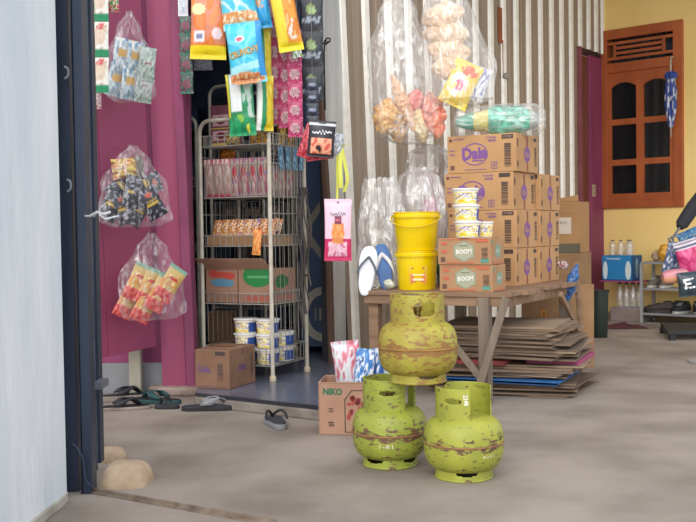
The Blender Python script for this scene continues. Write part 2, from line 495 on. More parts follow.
clad(s_end+0.002, s_far, zt, 3.1, ribs, 'corrugated_sheet')
# flat pale sheet at the shop corner
fs_ = MB(); fs_.prism([(-0.015,0.0),(0.098,0.0),(0.098,3.1),(-0.20,3.1),(-0.03,0.9)], -0.0, 0.012, M=Matrix.Rotation(PI/2,4,'X'))
struct(fs_.build('trim_5', mat('pale_zinc', '#c3c5c4', '#a9aaa8', scale=5, rough=0.4, metal=0.35, stretch=(3,1,0.2)), None)); bpy.data.objects['trim_5'].location = (CO.x, CO.y, 0); bpy.data.objects['trim_5'].rotation_euler = (0,0,cth)
jb = MB(); jb.prism([(-0.05,0.0),(-0.018,0.0),(-0.033,0.9),(-0.175,2.75),(-0.21,2.75),(-0.065,0.9)], -0.01, 0.02, M=Matrix.Rotation(PI/2,4,'X'))
jj = jb.build('trim_6', mat('brown_jamb', '#6d5546', '#594338', rough=0.8, stretch=(4,4,0.4)), bevel=0.003); jj.location = (CO.x, CO.y, 0); jj.rotation_euler = (0,0,cth); struct(jj)
bk = MB(); bk.box(0.0, s_end, 0.03, 0.09, 0.0, 3.1); bk.box(s_end, s_far, 0.03, 0.09, zt, 3.1)
jj = bk.build('wall_right_inner', mat('inner_board', '#3a3a40', '#2c2c32', rough=0.9)); jj.location = (CO.x, CO.y, 0); jj.rotation_euler = (0,0,cth); struct(jj)

# door_2 : magenta post and brown door beneath the cladding end
d2 = bpy.data.objects.new('door_2', None); C.objects.link(d2); d2['kind'] = 'structure'
d2.location = (CO.x, CO.y, 0); d2.rotation_euler = (0,0,cth)
sA = s_end; sB = cs(583)[0]; sC = cs(591)[0]; sD = cs(604)[0]
print('door', sA, sB, sC, sD, zt)
pink = mat('pink_post_paint', '#9c4468', '#7c3658', scale=3, rough=0.6, stretch=(1,1,0.3))
MB().box(sA+0.003, sB-0.06, -0.03, 0.03, 0, zt-0.01).build('door_jamb', mat('mauve_wood', '#8e5058', '#784248', rough=0.7), d2)
MB().box(sB-0.055, sC+0.0, 0.02, 0.05, 0, zt-0.06).build('door_leaf', mat('brown_door', '#7d4638', '#5f3228', scale=4, rough=0.6, stretch=(4,4,0.4)), d2)
MB().box(sC+0.002, sD, 0.0, 0.03, 0, zt-0.04).build('door_post', pink, d2, bevel=0.004)
MB().box(sB, sD, 0.005, 0.06, zt-0.035, zt+0.05).build('door_lintel', mat('dark_lintel', '#4a2d2c', '#3a2422', rough=0.8), d2)

# ---- yellow house wall
YO = Vector((2.30, 9.02)); yu = Vector((0.75, -0.66)).normalized(); yth = math.atan2(yu.y, yu.x)
def ys(px, py): return onpl(px, py, YO, yu)
yel = mat('yellow_wall', '#f7d98f', '#efcd7e', scale=1.2, rough=0.8, bump=0.12, bscale=8)
def inY(o): o.location = (YO.x, YO.y, 0); o.rotation_euler = (0,0,yth); return o
a, b = ys(602, 34), ys(685, 17); c_, d_ = ys(602, 208.5), ys(685, 207)
wx0, wx1 = -0.02, ys(684, 100)[0]; wz1 = b[1]; wz0 = d_[1]
print('WIN', wx0, wx1, wz0, wz1, a, c_)
wz1 = (a[1]+b[1])/2; wz0 = (c_[1]+d_[1])/2
wb = MB()
wb.box(-0.9, wx0+0.02, 0, 0.12, 0, 3.6); wb.box(wx1-0.02, 2.6, 0, 0.12, 0, 3.6)
wb.box(wx0+0.02, wx1-0.02, 0, 0.12, 0, wz0+0.02); wb.box(wx0+0.02, wx1-0.02, 0, 0.12, wz1-0.02, 3.6)
struct(inY(wb.build('wall_back', yel)))
bb = MB(); bb.box(-0.5, 2.6, -0.012, -0.001, 0, 0.05); struct(inY(bb.build('baseboard_back', mat('grubby_base', '#a08c68', '#7f6f55', rough=0.9))))
w1 = bpy.data.objects.new('window_1', None); C.objects.link(w1); w1['kind'] = 'structure'; inY(w1)
ow = mat('orange_wood', '#b4602f', '#9c4e26', scale=5, rough=0.5, stretch=(1,1,0.5))
ww = wx1-wx0; wh = wz1-wz0
fr = MB(); t = 0.085
zr = ys(640, 69)[1]  # rail between transom and casements
ztr = zr + 0.09
# outer frame
fr.box(wx0, wx0+t, -0.03, 0.08, wz0, wz1); fr.box(wx1-t, wx1, -0.03, 0.08, wz0, wz1)
fr.box(wx0+t, wx1-t, -0.03, 0.03, wz1-t, wz1); fr.box(wx0+t, wx1-t, -0.03, 0.08, wz0, wz0+0.07)
fr.box(wx0+t, wx1-t, -0.03, 0.08, zr-0.01, zr+0.075)
fr.build('window_frame', ow, w1, bevel=0.004)
tr = MB(); zA, zB = zr+0.075, wz1-t; x0, x1 = wx0+t, wx1-t
hgt = zB-zA; bars = [0.19, 0.40, 0.61, 0.82]
for i, q in enumerate(bars):
    zz = zA + hgt*q; xa, xb = (x0, x1) if i in (0, 3) else (x0+0.07, x1-0.07)
    tr.box(xa, xb, -0.022, -0.004, zz-0.013, zz+0.013)
for xx in (x0+0.07, x1-0.085): tr.box(xx-0.012, xx+0.012, -0.022, -0.004, zA+hgt*0.17, zA+hgt*0.83)
tr.build('transom_bars', ow, w1, bevel=0.003)
# casements with arched tops
zC0, zC1 = wz0+0.07, zr-0.01; xm = (x0+x1)/2
cas = MB(); st = 0.035
cas.box(x0, x0+st, -0.015, 0.02, zC0, zC1); cas.box(x1-st, x1, -0.015, 0.02, zC0, zC1)
cas.box(xm-st, xm+st, -0.015, 0.02, zC0, zC1)
cas.box(x0+st, xm-st, -0.015, 0.02, zC0, zC0+0.06); cas.box(xm+st, x1-st, -0.015, 0.02, zC0, zC0+0.06)
zmid = (zC0+zC1)/2 - 0.005
for zmid in (ys(640,120.5)[1], ys(640,161.5)[1]):
    cas.box(x0+st, xm-st, -0.015, 0.02, zmid-0.026, zmid+0.026); cas.box(xm+st, x1-st, -0.015, 0.02, zmid-0.026, zmid+0.026)
for xa, xb in ((x0+st, xm-st), (xm+st, x1-st)):
    n = 16; 
    for i in range(n):
        u0, u1 = i/n, (i+1)/n
        f = lambda u: zC1 - 0.075 - 0.07*(1 - math.sin(PI*min(max(u,0),1))**1.3 ) + 0.015*math.cos(2*PI*u*1)
        X0, X1 = xa+(xb-xa)*u0, xa+(xb-xa)*u1
        vs = [(X0,-0.015,f(u0)),(X1,-0.015,f(u1)),(X1,-0.015,zC1),(X0,-0.015,zC1),(X0,0.02,f(u0)),(X1,0.02,f(u1)),(X1,0.02,zC1),(X0,0.02,zC1)]
        cas.add(vs, [(0,1,2,3),(4,7,6,5),(0,4,5,1)])
cas.build('casement', ow, w1)
glass = bpy.data.materials.new('dark_glass'); glass.use_nodes = True; g = glass.node_tree.nodes['Principled BSDF']
g.inputs['Base Color'].default_value = (0.01,0.012,0.015,1); g.inputs['Roughness'].default_value = 0.08; g.inputs['Alpha'].default_value = 0.55
MB().box(x0, x1, 0.0, 0.004, zC0, zC1).build('window_pane', glass, w1)
cm = MB(); n = 60; vs = []; 
for i in range(n+1):
    X = x0-0.02+(x1-x0+0.04)*i/n; dd = 0.075 + 0.012*math.sin(i*1.1)+0.008*math.sin(i*2.3)
    vs += [(X, dd, zC0-0.02), (X, dd, wz1-0.06)]
cm.add(vs, [(2*i, 2*i+2, 2*i+3, 2*i+1) for i in range(n)])
cm.build('curtain', mat('dark_curtain', '#4c545e', '#353b45', scale=3, rough=0.9, stretch=(8,1,0.2)), w1, smooth=True)
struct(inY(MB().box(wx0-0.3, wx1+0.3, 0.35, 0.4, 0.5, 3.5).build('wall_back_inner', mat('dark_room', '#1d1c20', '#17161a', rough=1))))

# ---- shop interior
tile = mat('dark_tile', '#6c7182', '#4d5263', scale=6, rough=0.25, contrast=(0.3,0.8), detail=9)
tp = MB(); TZ = 0.06
p1 = G(196, 393, TZ); p2 = G(322, 406.5, TZ)
ext = p1 + (p2-p1)*1.22
tp.prism([(-0.73, p1.y+0.01), (p1.x, p1.y), (ext.x, ext.y), (ext.x+0.18, ext.y+0.55), (CO.x+0.02, CO.y-0.03), (CO.x-0.02, CO.y+0.03), (CO.x+1.5, CO.y+2.2), (-1.9, 7.9), (-2.6, 5.22), (-0.775, 5.22)], 0.045, TZ)
struct(tp.build('floor_tiled', tile))
st_ = MB(); st_.prism([(-0.735, p1.y+0.0), (p1.x, p1.y-0.015), (ext.x, ext.y-0.02), (ext.x+0.18, ext.y+0.55), (CO.x+0.02, CO.y-0.04), (-0.775, 5.15)], 0.0, 0.044)
struct(st_.build('trim_7', mat('step_cement', '#8f867c', '#6f675f', scale=8, rough=0.95, bump=0.8), bevel=0.006))
# tile joints are carried by a thin dark lip
lip = MB(); lip.bar((p1.x, p1.y-0.004, TZ-0.004), (ext.x, ext.y-0.004, TZ-0.004), 0.012, 0.012)
struct(lip.build('trim_8', mat('dark_lip', '#2b2d36', '#22242c', rough=0.4)))
navy = mat('navy_wall', '#62708f', '#4a5674', scale=2, rough=0.9)
iw = MB(); iw.box(-2.6, 1.35, 7.9, 8.0, 0, 2.8); struct(iw.build('wall_shop_rear', navy))
struct(MB().box(-2.7, -2.6, 5.2, 7.9, 0, 2.8).build('wall_shop_left', navy))
struct(MB().prism([(-2.7,5.13),(-0.78,5.05),(CO.x-0.02,CO.y+0.02),(CO.x+1.55,CO.y+2.3),(-2.7,8.0)], 2.76, 2.82).build('ceiling_shop', mat('dark_ceiling', '#8a867e', '#76726a', rough=0.9)))
hd = MB(); hd.bar((-0.80,5.08,2.62), (CO.x-0.01, CO.y, 2.62), 0.06, 0.28); struct(hd.build('trim_9', mag))
# unseen roof added overhead to shade the rear floor and walls
roof = mat('shade_roof_board', '#a39a8e', '#8d8478', scale=4, rough=0.8)
struct(MB().box(-4.5, 4.8, 4.9, 9.6, 3.5, 3.56).build('shade_roof', roof))

# gate rail in the floor
rail = MB(); q1 = G(90, 492); q2 = G(275, 525)
rail.bar((q1.x,q1.y,0.003), (q2.x,q2.y,0.003), 0.030, 0.006); rail.bar((q1.x,q1.y,0.010), (q2.x,q2.y,0.010), 0.006, 0.010)
struct(rail.build('trim_10', mat('rusty_rail', '#6e5d50', '#8d8072', scale=20, rough=0.8, metal=0.2)))

# ================================================================== THINGS
iron = mat('navy_iron', '#303c50', '#253044', scale=8, rough=0.42, metal=0.2, stretch=(2,2,0.3))
iron_e = mat('iron_edge_highlight', '#3b4657', '#586473', scale=30, rough=0.45, metal=0.3, stretch=(1,1,0.2), contrast=(0.5,0.75))  # lighter iron colour paints in the post's vertical highlight lines
g0 = G(66, 486); 
gp = thing('steel_gate_post', 'dark navy steel gate post with channel and rails beside the white wall', 'gate post', (-0.84, 3.16, 0))
def gb(name, pxa, pxb, Ya, Yb, m_, z0=0.0, z1=3.0, bev=0.002):
    a = G(pxa, 480).x/G(pxa,480).y; b = G(pxb, 480).x/G(pxb,480).y
    m2 = MB(); m2.box(a*Ya+0.84, b*Yb+0.84, Ya-3.16, Yb-3.16, z0, z1); return m2.build(name, m_, gp, bevel=bev)
gb('channel_web', 60, 82, 3.16, 3.20, iron)
gb('channel_flange', 82.5, 97, 3.13, 3.19, iron)
gb('channel_edge', 81.0, 83.2, 3.12, 3.145, iron_e)
gb('guide_post', 95.5, 105, 3.42, 3.47, iron, z0=0.03)
gb('guide_edge', 96, 98.5, 3.36, 3.375, iron_e, z0=0.02)
gb('lock_strip', 62.5, 65, 3.135, 3.158, iron_e, z0=0.95, z1=1.62)
for zc in (P(65,185,3.1).z, P(63,71,3.1).z):
    m2 = MB(); pts = [(-0.034+0.013*math.cos(PI*k/10-PI/2), -0.03, 0.018*math.sin(PI*k/10-PI/2)+zc) for k in range(11)]
    m2.tube(pts, 0.004, 6); m2.build('catch', mat('worn_steel', '#6d7480', '#848c96', rough=0.4, metal=0.4), gp)
m2 = MB(); a = P(98, 386, 3.33); m2.box(a.x+0.84-0.016, a.x+0.84+0.012, 0.17, 0.27, a.z-0.012, a.z+0.012); m2.build('bracket', mat('worn_steel','#6d7480'), gp)
m2 = MB(); m2.tube([(-0.035,-0.03,0.16),(-0.02,-0.045,0.155),(0.0,-0.05,0.12),(0.01,-0.06,0.05),(0.025,-0.06,0.035)], 0.0035, 6); m2.build('wire_end', iron, gp)
# tied strip of plastic round the post
m2 = MB(); a = P(97, 214, 3.08); m2.tube([P(84,216,3.14),P(90,216,3.10),P(97,212,3.07),P(104,214,3.10),P(110,212,3.12)], 0.004, 6); m2.tube([P(99,214,3.08),P(105,219,3.09),P(118,216,3.12)], 0.003, 6)
# hangs on the post edge
m2.tube([P(97,212,3.08),P(95,214,3.10),P(94,216,3.12)], 0.0045, 6)
tag(m2.build('plastic_strip', mat('white_film','#d8dadd','#bfc3c8',rough=0.4)), 'twisted white plastic strip tied around the dark steel gate post', 'strip')

# cement lumps at the foot of the gate
cem = mat('sand_cement', '#c2ab90', '#a69078', scale=12, rough=0.95, bump=0.9, bscale=25)
def lump(name, label, c, w, d, h, seed):
    m2 = MB(); vs = []; fs = []; n = 26; mm = 9
    for j in range(mm+1):
        t = j/mm; rr = math.cos(t*PI/2)**0.55 if t < 1 else 0.02; z = h*math.sin(t*PI/2)
        for i in range(n):
            q = 2*PI*i/n; s = 1+0.14*noise.noise(Vector((math.cos(q)*1.5+seed, math.sin(q)*1.5, z*6)))
            ss = (abs(math.cos(q))**4+abs(math.sin(q))**4)**-0.25
            vs.append((w/2*rr*s*ss**0.6*math.cos(q), d/2*rr*s*ss**0.6*math.sin(q), z))
    for j in range(mm):
        for i in range(n):
            fs.append((j*n+i, j*n+(i+1)%n, (j+1)*n+(i+1)%n, (j+1)*n+i))
    fs.append(tuple(mm*n+k for k in range(n)))
    fs.append(tuple(reversed(range(n))))
    m2.add(vs, fs); o = m2.build(name, cem, smooth=True); o.location = c
    return tag(o, label, 'cement lump')
c = G(121, 489); lump('cement_lump', 'large rounded sandy cement lump at the foot of the gate post', (c.x, c.y+0.09, 0), 0.175, 0.20, 0.066, 3)
c = G(104, 463); lump('cement_lump', 'small flat sandy cement lump behind the big rounded one', (c.x+0.005, c.y+0.05, 0), 0.13, 0.12, 0.045, 8)

# ------------------------------------------------------------------ gas cylinders
def cyl_mat(name, g1, g2, rust, amt, zseam):
    m = bpy.data.materials.new(name); m.use_nodes = True; nt = m.node_tree; b = nt.nodes['Principled BSDF']
    N = nt.nodes.new; L = nt.links.new
    tc = N('ShaderNodeTexCoord')
    n1 = N('ShaderNodeTexNoise'); n1.inputs['Scale'].default_value = 9; n1.inputs['Detail'].default_value = 7; L(tc.outputs['Object'], n1.inputs['Vector'])
    r1 = N('ShaderNodeValToRGB'); r1.color_ramp.elements[0].position = 0.35; r1.color_ramp.elements[1].position = 0.65
    r1.color_ramp.elements[0].color = (*hx(g1),1); r1.color_ramp.elements[1].color = (*hx(g2),1); L(n1.outputs['Fac'], r1.inputs['Fac'])
    mp = N('ShaderNodeMapping'); mp.inputs['Scale'].default_value = (1,1,2.2); L(tc.outputs['Object'], mp.inputs['Vector'])
    n2 = N('ShaderNodeTexNoise'); n2.inputs['Scale'].default_value = 36; n2.inputs['Detail'].default_value = 9; n2.inputs['Roughness'].default_value = 0.65; L(mp.outputs[0], n2.inputs['Vector'])
    sp = N('ShaderNodeSeparateXYZ'); L(tc.outputs['Object'], sp.inputs[0])
    s1 = N('ShaderNodeMath'); s1.operation = 'SUBTRACT'; s1.inputs[1].default_value = zseam; L(sp.outputs['Z'], s1.inputs[0])
    s2 = N('ShaderNodeMath'); s2.operation = 'ABSOLUTE'; L(s1.outputs[0], s2.inputs[0])
    s3 = N('ShaderNodeMapRange'); s3.inputs['From Min'].default_value = 0.0; s3.inputs['From Max'].default_value = 0.03; s3.inputs['To Min'].default_value = min(0.15, 0.09+amt*0.2); s3.inputs['To Max'].default_value = 0.0; L(s2.outputs[0], s3.inputs['Value'])
    ad = N('ShaderNodeMath'); ad.operation = 'ADD'; L(n2.outputs['Fac'], ad.inputs[0]); L(s3.outputs[0], ad.inputs[1])
    r2 = N('ShaderNodeValToRGB'); r2.color_ramp.elements[0].position = 0.63-amt*0.3; r2.color_ramp.elements[1].position = 0.68-amt*0.25; L(ad.outputs[0], r2.inputs['Fac'])
    mx = N('ShaderNodeMix'); mx.data_type = 'RGBA'; L(r2.outputs['Color'], mx.inputs['Factor']); L(r1.outputs['Color'], mx.inputs['A']); mx.inputs['B'].default_value = (*hx(rust),1)
    L(mx.outputs['Result'], b.inputs['Base Color'])
    b.inputs['Roughness'].default_value = 0.5
    bp = N('ShaderNodeBump'); bp.inputs['Strength'].default_value = 0.35; bp.inputs['Distance'].default_value = 0.004; L(n2.outputs['Fac'], bp.inputs['Height']); L(bp.outputs[0], b.inputs['Normal'])
    return m
def arc_wall(r, a0, a1, z0, z1, holes=(), t=0.003, rot=0, round_r=0.0, flange=0.0):
    """curved sheet from angle a0 to a1 (deg); holes (ac, zc, wdeg, h)"""
    m2 = MB(); da = 2.0; n = max(4, int((a1-a0)/da)); nz = max(6, int((z1-z0)/0.003)); idx = {}
    def V(i, j):
        if (i, j) not in idx:
            a = math.radians(a0+(a1-a0)*i/n); z = z0+(z1-z0)*j/nz
            # rounded top corners
            e = min(i, n-i)/n*(a1-a0)*PI/180*r
            if round_r and e < round_r: z = min(z, z1 - (round_r - math.sqrt(max(0, round_r**2-(round_r-e)**2))))
            idx[(i, j)] = len(m2.v); m2.v.append(Vector((r*math.cos(a), r*math.sin(a), z)))
        return idx[(i, j)]
    for i in range(n):
        for j in range(nz):
            ac = a0+(a1-a0)*(i+0.5)/n; zc = z0+(z1-z0)*(j+0.5)/nz; skip = False
            for h in holes:
                u = abs((((ac-h[0]+180)%360)-180)/(h[2]/2)); v = abs((zc-h[1])/(h[3]/2))
                if u**3+v**3 < 1: skip = True
            if not skip: m2.f.append([V(i,j),V(i+1,j),V(i+1,j+1),V(i,j+1)]); m2.m.append(0)
    return m2
def gas_cylinder(label, loc, rz, R_, collar, paintm, grp, rust_ring, foot_holes, HB=0.202, foot_top=0.03, valve=True, scale=1.0):
    t = thing('gas_cylinder', label, 'gas cylinder', loc, (0,0,rz), grp)
    z0 = 0.030; zs = 0.116; prof = []
    n = 34
    for k in range(n+1):
        q = -PI/2 + PI*k/n
        # superellipse shell with short cylinder waist
        cx = abs(math.cos(q))**0.42; sz = math.copysign(abs(math.sin(q))**0.80, math.sin(q))
        rr = R_*cx; z = zs + sz*(HB-z0)/2 + (0.006 if k > n/2 else (-0.006 if k < n/2 else 0))
        prof.append((max(rr, 0.0), z))
    prof[0] = (0.0, prof[0][1]); prof[-1] = (0.0, prof[-1][1])
    MB().lathe(prof, 64).build('body', paintm, t, smooth=True)
    s = MB(); ring = [(R_*1.004*math.cos(2*PI*k/64), R_*1.004*math.sin(2*PI*k/64), zs+0.003) for k in range(64)]
    s.tube(ring, 0.0032, 6, closed=True); s.build('weld_seam', rust_ring, t, smooth=True)
    zt_ = zs + (HB-z0)/2
    # foot ring
    fr_ = arc_wall(0.092, 0, 360, 0.0, 0.05, [(h, 0.030, 44, 0.020) for h in foot_holes]); fr_.build('foot_ring', paintm, t, solid=0.004, smooth=True)
    b2 = MB(); b2.tube([(0.093*math.cos(2*PI*k/48), 0.093*math.sin(2*PI*k/48), 0.004) for k in range(48)], 0.004, 6, closed=True); b2.build('foot_rim', paintm, t, smooth=True)
    for (a0, a1, ztop, holes, rr) in collar:
        cb_ = arc_wall(0.090, a0, a1, zt_-0.022, ztop, holes, round_r=rr); cb_.build('collar', paintm, t, solid=0.004, smooth=True)
    if valve:
        v = MB(); v.lathe([(0.0,zt_-0.01),(0.016,zt_-0.01),(0.016,zt_+0.012),(0.011,zt_+0.014),(0.011,zt_+0.035),(0.014,zt_+0.037),(0.014,zt_+0.05),(0.0,zt_+0.05)], 20)
        v.build('valve', mat('dull_brass', '#8d7a45', '#6b5c35', rough=0.4, metal=0.7), t, smooth=True)
    return t, zt_
rustr = mat('rust_seam', '#7a5240', '#94703c', scale=30, rough=0.8)
gR = cyl_mat('green_paint_right', '#a2a53c', '#8c9137', '#5f4434', 0.17, 0.118)
gL = cyl_mat('green_paint_left', '#9ba43c', '#848f36', '#664838', 0.26, 0.118)
gT = cyl_mat('green_paint_top', '#a8a23e', '#938434', '#8a6434', 0.38, 0.115)
cR = Vector((0.373, 3.285, 0)); cL = Vector((0.137, 3.475, 0))
grp = 'green steel gas cylinders in a heap'
tR, zr_ = gas_cylinder('right-hand lower green gas cylinder with split collar', cR, 0, 0.131,
    [(-183, -82, 0.302, [(-118, 0.262, 36, 0.016)], 0.006), (-12, 128, 0.302, [], 0.02)], gR, grp, rustr, [-90, 150, 30])
pr = Print(); pr.text('2248', 0, 0, 0.035, 0.014, '#e8e8dc', rot=-PI/2+0.1, bold=0.02); pr.text('02', -0.004, 0.0, 0.001, 0.001, '#e8e8dc')
def oncyl(Rr, a0, zc):
    return lambda x, y, l: ((Rr+l+0.003)*math.cos(math.radians(a0)+x/Rr), (Rr+l+0.003)*math.sin(math.radians(a0)+x/Rr), zc+y)
pr.build(tR, oncyl(0.090, -91, 0.268), 'painted_number')
pr = Print(); pr.text('8251', 0.0, 0, 0.045, 0.009, '#cfcf9a'); pr.build(tR, oncyl(0.131, -60, 0.09), 'painted_number')
pr = Print(); pr.text('04 1', 0.0, 0, 0.036, 0.02, '#3f4020', rot=0.1); pr.build(tR, oncyl(0.131, -30, 0.145), 'stamped_code')
tL, zl_ = gas_cylinder('left-hand lower green gas cylinder beside the brown carton', cL, 0, 0.130,
    [(-292, -56, 0.305, [(-96, 0.262, 38, 0.016)], 0.004), (-20, 40, 0.30, [], 0.01)], gL, grp, rustr, [-130, -40, 90])
pr = Print(); pr.text('1-81', 0.0, 0, 0.045, 0.014, '#d2cfae'); pr.build(tL, oncyl(0.130, -98, 0.088), 'painted_number')
cT = Vector((0.232, 3.375, 0.304))
tT, ztt = gas_cylinder('rusty yellow-green gas cylinder perched on top of two others', cT, 0, 0.134,
    [(-180, 180, 0.297, [(-78, 0.250, 50, 0.046), (100, 0.27, 50, 0.04)], 0)], gT, grp, mat('rust_seam_top', '#8a6534', '#a07a3a', rough=0.8, scale=20), [-70, 50, 170], HB=0.204)
b2 = MB(); b2.tube([(0.137*math.cos(2*PI*k/64), 0.137*math.sin(2*PI*k/64), 0.10) for k in range(64)], 0.0, 6, closed=True) if False else None

# ------------------------------------------------------------------ cartons
kraft = mat('kraft_board', '#b98a5e', '#ab7d53', scale=5, rough=0.85, bump=0.08)
kraft2 = mat('kraft_board_dull', '#a3805c', '#92704f', scale=5, rough=0.85)
kraft3 = mat('kraft_board_pink', '#b78f78', '#a37d68', scale=5, rough=0.85)
tapem = mat('brown_tape', '#8f6038', '#82562f', rough=0.25)
def carton(name, label, loc, w, d, h, rz, m_=kraft, grp=None, front=None, side=None, tape=True, cat='box', bev=0.003, rx=0, ry=0):
    t = thing(name, label, cat, loc, (rx, ry, rz), grp)
    bo = MB().box(0, w, 0, d, 0, h).build('carton_body', m_, t, bevel=bev)
    if tape:
        q = MB(); q.box(0.0, w, d/2-0.02, d/2+0.02, h, h+0.0008); q.build('tape', tapem, t)
    if front:
        p_ = Print(); front(p_, w, h); p_.build(bo, face((w/2, 0, h/2), (1,0,0), (0,0,1)))
    if side:
        p_ = Print(); side(p_, d, h); p_.build(bo, face((w, d/2, h/2), (0,1,0), (0,0,1)))
    return t
# ---- table frame
TO = Vector((0.07, 4.95, 0)); TA = math.radians(-30); TH = 0.52
tx = Vector((math.cos(TA), math.sin(TA), 0)); ty = Vector((-math.sin(TA), math.cos(TA), 0))
def T(x, y, z): return TO + tx*x + ty*y + Vector((0,0,z))
wood = mat('grey_timber', '#877868', '#6c6054', scale=5, rough=0.85, stretch=(4,4,0.5), bump=0.2)
wood2 = mat('brown_timber', '#97795f', '#7d634e', scale=5, rough=0.8, stretch=(0.6,4,4), bump=0.2)
tb = thing('wooden_table', 'rough low timber table loaded with cartons, buckets and tubs', 'table', TO, (0,0,TA))
TW, TD = 0.755, 1.18
tt = MB()
for i in range(6):
    y0 = TD/6*i; tt.box(0, TW+0.03*math.sin(i*2.1), y0+0.003, y0+TD/6-0.003, TH-0.022, TH)
tt.build('tabletop', wood2, tb, bevel=0.002)
MB().box(0.0, TW-0.03, 0.012, 0.035, TH-0.065, TH-0.023).build('apron', wood2, tb, bevel=0.002)
MB().box(TW-0.05, TW-0.027, 0.03, TD, TH-0.07, TH-0.023).build('apron', wood2, tb, bevel=0.002)
lw_ = 0.052
for (lx, ly, mm_) in ((0.012, 0.037, wood2), (TW-0.135, -0.02, wood), (0.02, TD-0.1, wood), (TW-0.095, TD-0.14, wood)):
    MB().box(lx, lx+lw_, ly, ly+0.05, 0, TH-0.023).build('leg', mm_, tb, bevel=0.003)
def brace(a, b, w=0.035, mm_=wood):
    m2 = MB(); m2.bar(a, b, 0.02, w, up=(0,0,1)) ; m2.build('brace', mm_, tb, bevel=0.002)
lxr = TW-0.11
brace((lxr-0.0, -0.045, 0.125), (lxr-0.30, -0.032, 0.46), 0.03)
brace((lxr+0.0, -0.067, 0.10), (lxr+0.125, -0.045, 0.50), 0.035)
brace((0.07, 0.02, 0.18), (0.2, 0.0, 0.45), 0.028)
brace((TW+0.02, 0.72, TH-0.05), (TW-0.0, 1.12, 0.22), 0.03, wood2)
brace((TW-0.02, 1.23, 0.0), (TW-0.04, 1.19, 0.62), 0.045, wood2)

purple = '#7a4f8f'
def daia_front(p_, w, h, big=True, code=True):
    p_.ring(-0.035, -0.002, 0.072, 0.058, 0.006, purple)
    p_.text('Daia', -0.035, 0.004, 0.140, 0.066, purple, rot=0.05, bold=0.05); p_.rect(-0.02, -0.035, 0.06, 0.006, purple)
    p_.ell(-w/2+0.02, h/2-0.022, 0.008, 0.008, '#5d3a3a'); p_.rect(-w/2+0.065, h/2-0.018, 0.06, 0.004, purple)
    p_.bars(0.055, h/2-0.016, 0.06, 0.007, purple, 9); p_.text('4200', 0.06, h/2-0.032, 0.045, 0.013, purple, bold=0.02)
    p_.text('PH', -w/2+0.03, 0.0, 0.025, 0.012, purple, bold=0.02); p_.rect(-w/2+0.028, 0.022, 0.03, 0.004, purple)
    p_.rect(-w/2+0.03, -h/2+0.03, 0.022, 0.022, '#6d4a45')
    p_.frame(0.072, -h/2+0.035, 0.032, 0.036, 0.003, purple); p_.text('8', 0.072, -h/2+0.035, 0.01, 0.018, purple, bold=0.02)
    p_.rect(-0.03, -h/2+0.016, 0.12, 0.003, purple)
    p_.bars(w/2-0.045, -0.01, 0.035, 0.12, '#4d3d3a', 14, vert=True)
    if code: p_.rect(w/2-0.045, h/2-0.016, 0.06, 0.02, '#3d3334'); p_.text('01D83', w/2-0.045, h/2-0.016, 0.045, 0.011, '#c9a37b')
def daia_side(p_, d, h):
    p_.rect(0, 0, 0.022, h*0.94, '#8d4f45'); p_.ell(-0.005, -0.005, 0.045, 0.04, purple); p_.text('Daia', -0.005, -0.005, 0.07, 0.028, '#b98a6e', bold=0.02)
    p_.rect(-d/2+0.02, h*0.25, 0.014, 0.04, '#5d3d3a'); p_.rect(-d/2+0.02, -h*0.3, 0.014, 0.03, '#5d3d3a')
    p_.bars(d/2-0.04, -0.01, 0.03, 0.1, '#4d3d3a', 12, vert=True); p_.rect(d/2-0.045, h/2-0.02, 0.04, 0.018, '#3d3334')
DW, DD, DHh = 0.38, 0.325, 0.194
dx0 = 0.236; dy0 = 0.5
names = ['bottom', 'second', 'third', 'topmost']
kd = mat('kraft_daia', '#c0966a', '#b2895e', scale=4, rough=0.85)
proto = None
for row in range(4):
    jx = [0, 0.004, -0.012, 0.006][row]
    loc = T(dx0+jx, dy0, TH+0.0005+row*(DHh+0.0012))
    lab = {0: 'purple-printed detergent carton, lowest of the tall front stack on the table', 1: 'purple-printed detergent carton, second from the bottom in the front stack',
           2: 'purple-printed detergent carton directly below the topmost one of the front stack', 3: 'topmost purple-printed detergent carton, under the green wrapped bundle'}[row]
    if row == 0:
        proto = carton('detergent_carton', lab, loc, DW, DD, DHh, TA, kd, 'purple-printed detergent cartons', lambda p_, w, h: daia_front(p_, w, h), daia_side)
    else:
        dup(proto, loc, (0,0,TA), lab)
for row in range(3):
    lab = ['lowest detergent carton of the shorter stack behind', 'middle detergent carton of the shorter stack behind', 'top detergent carton of the shorter stack behind'][row]
    dup(proto, T(dx0+0.01+0.004*row, dy0+DD+0.004, TH+0.0005+row*(DHh+0.0012)), (0,0,TA), 'purple-printed ' + lab)

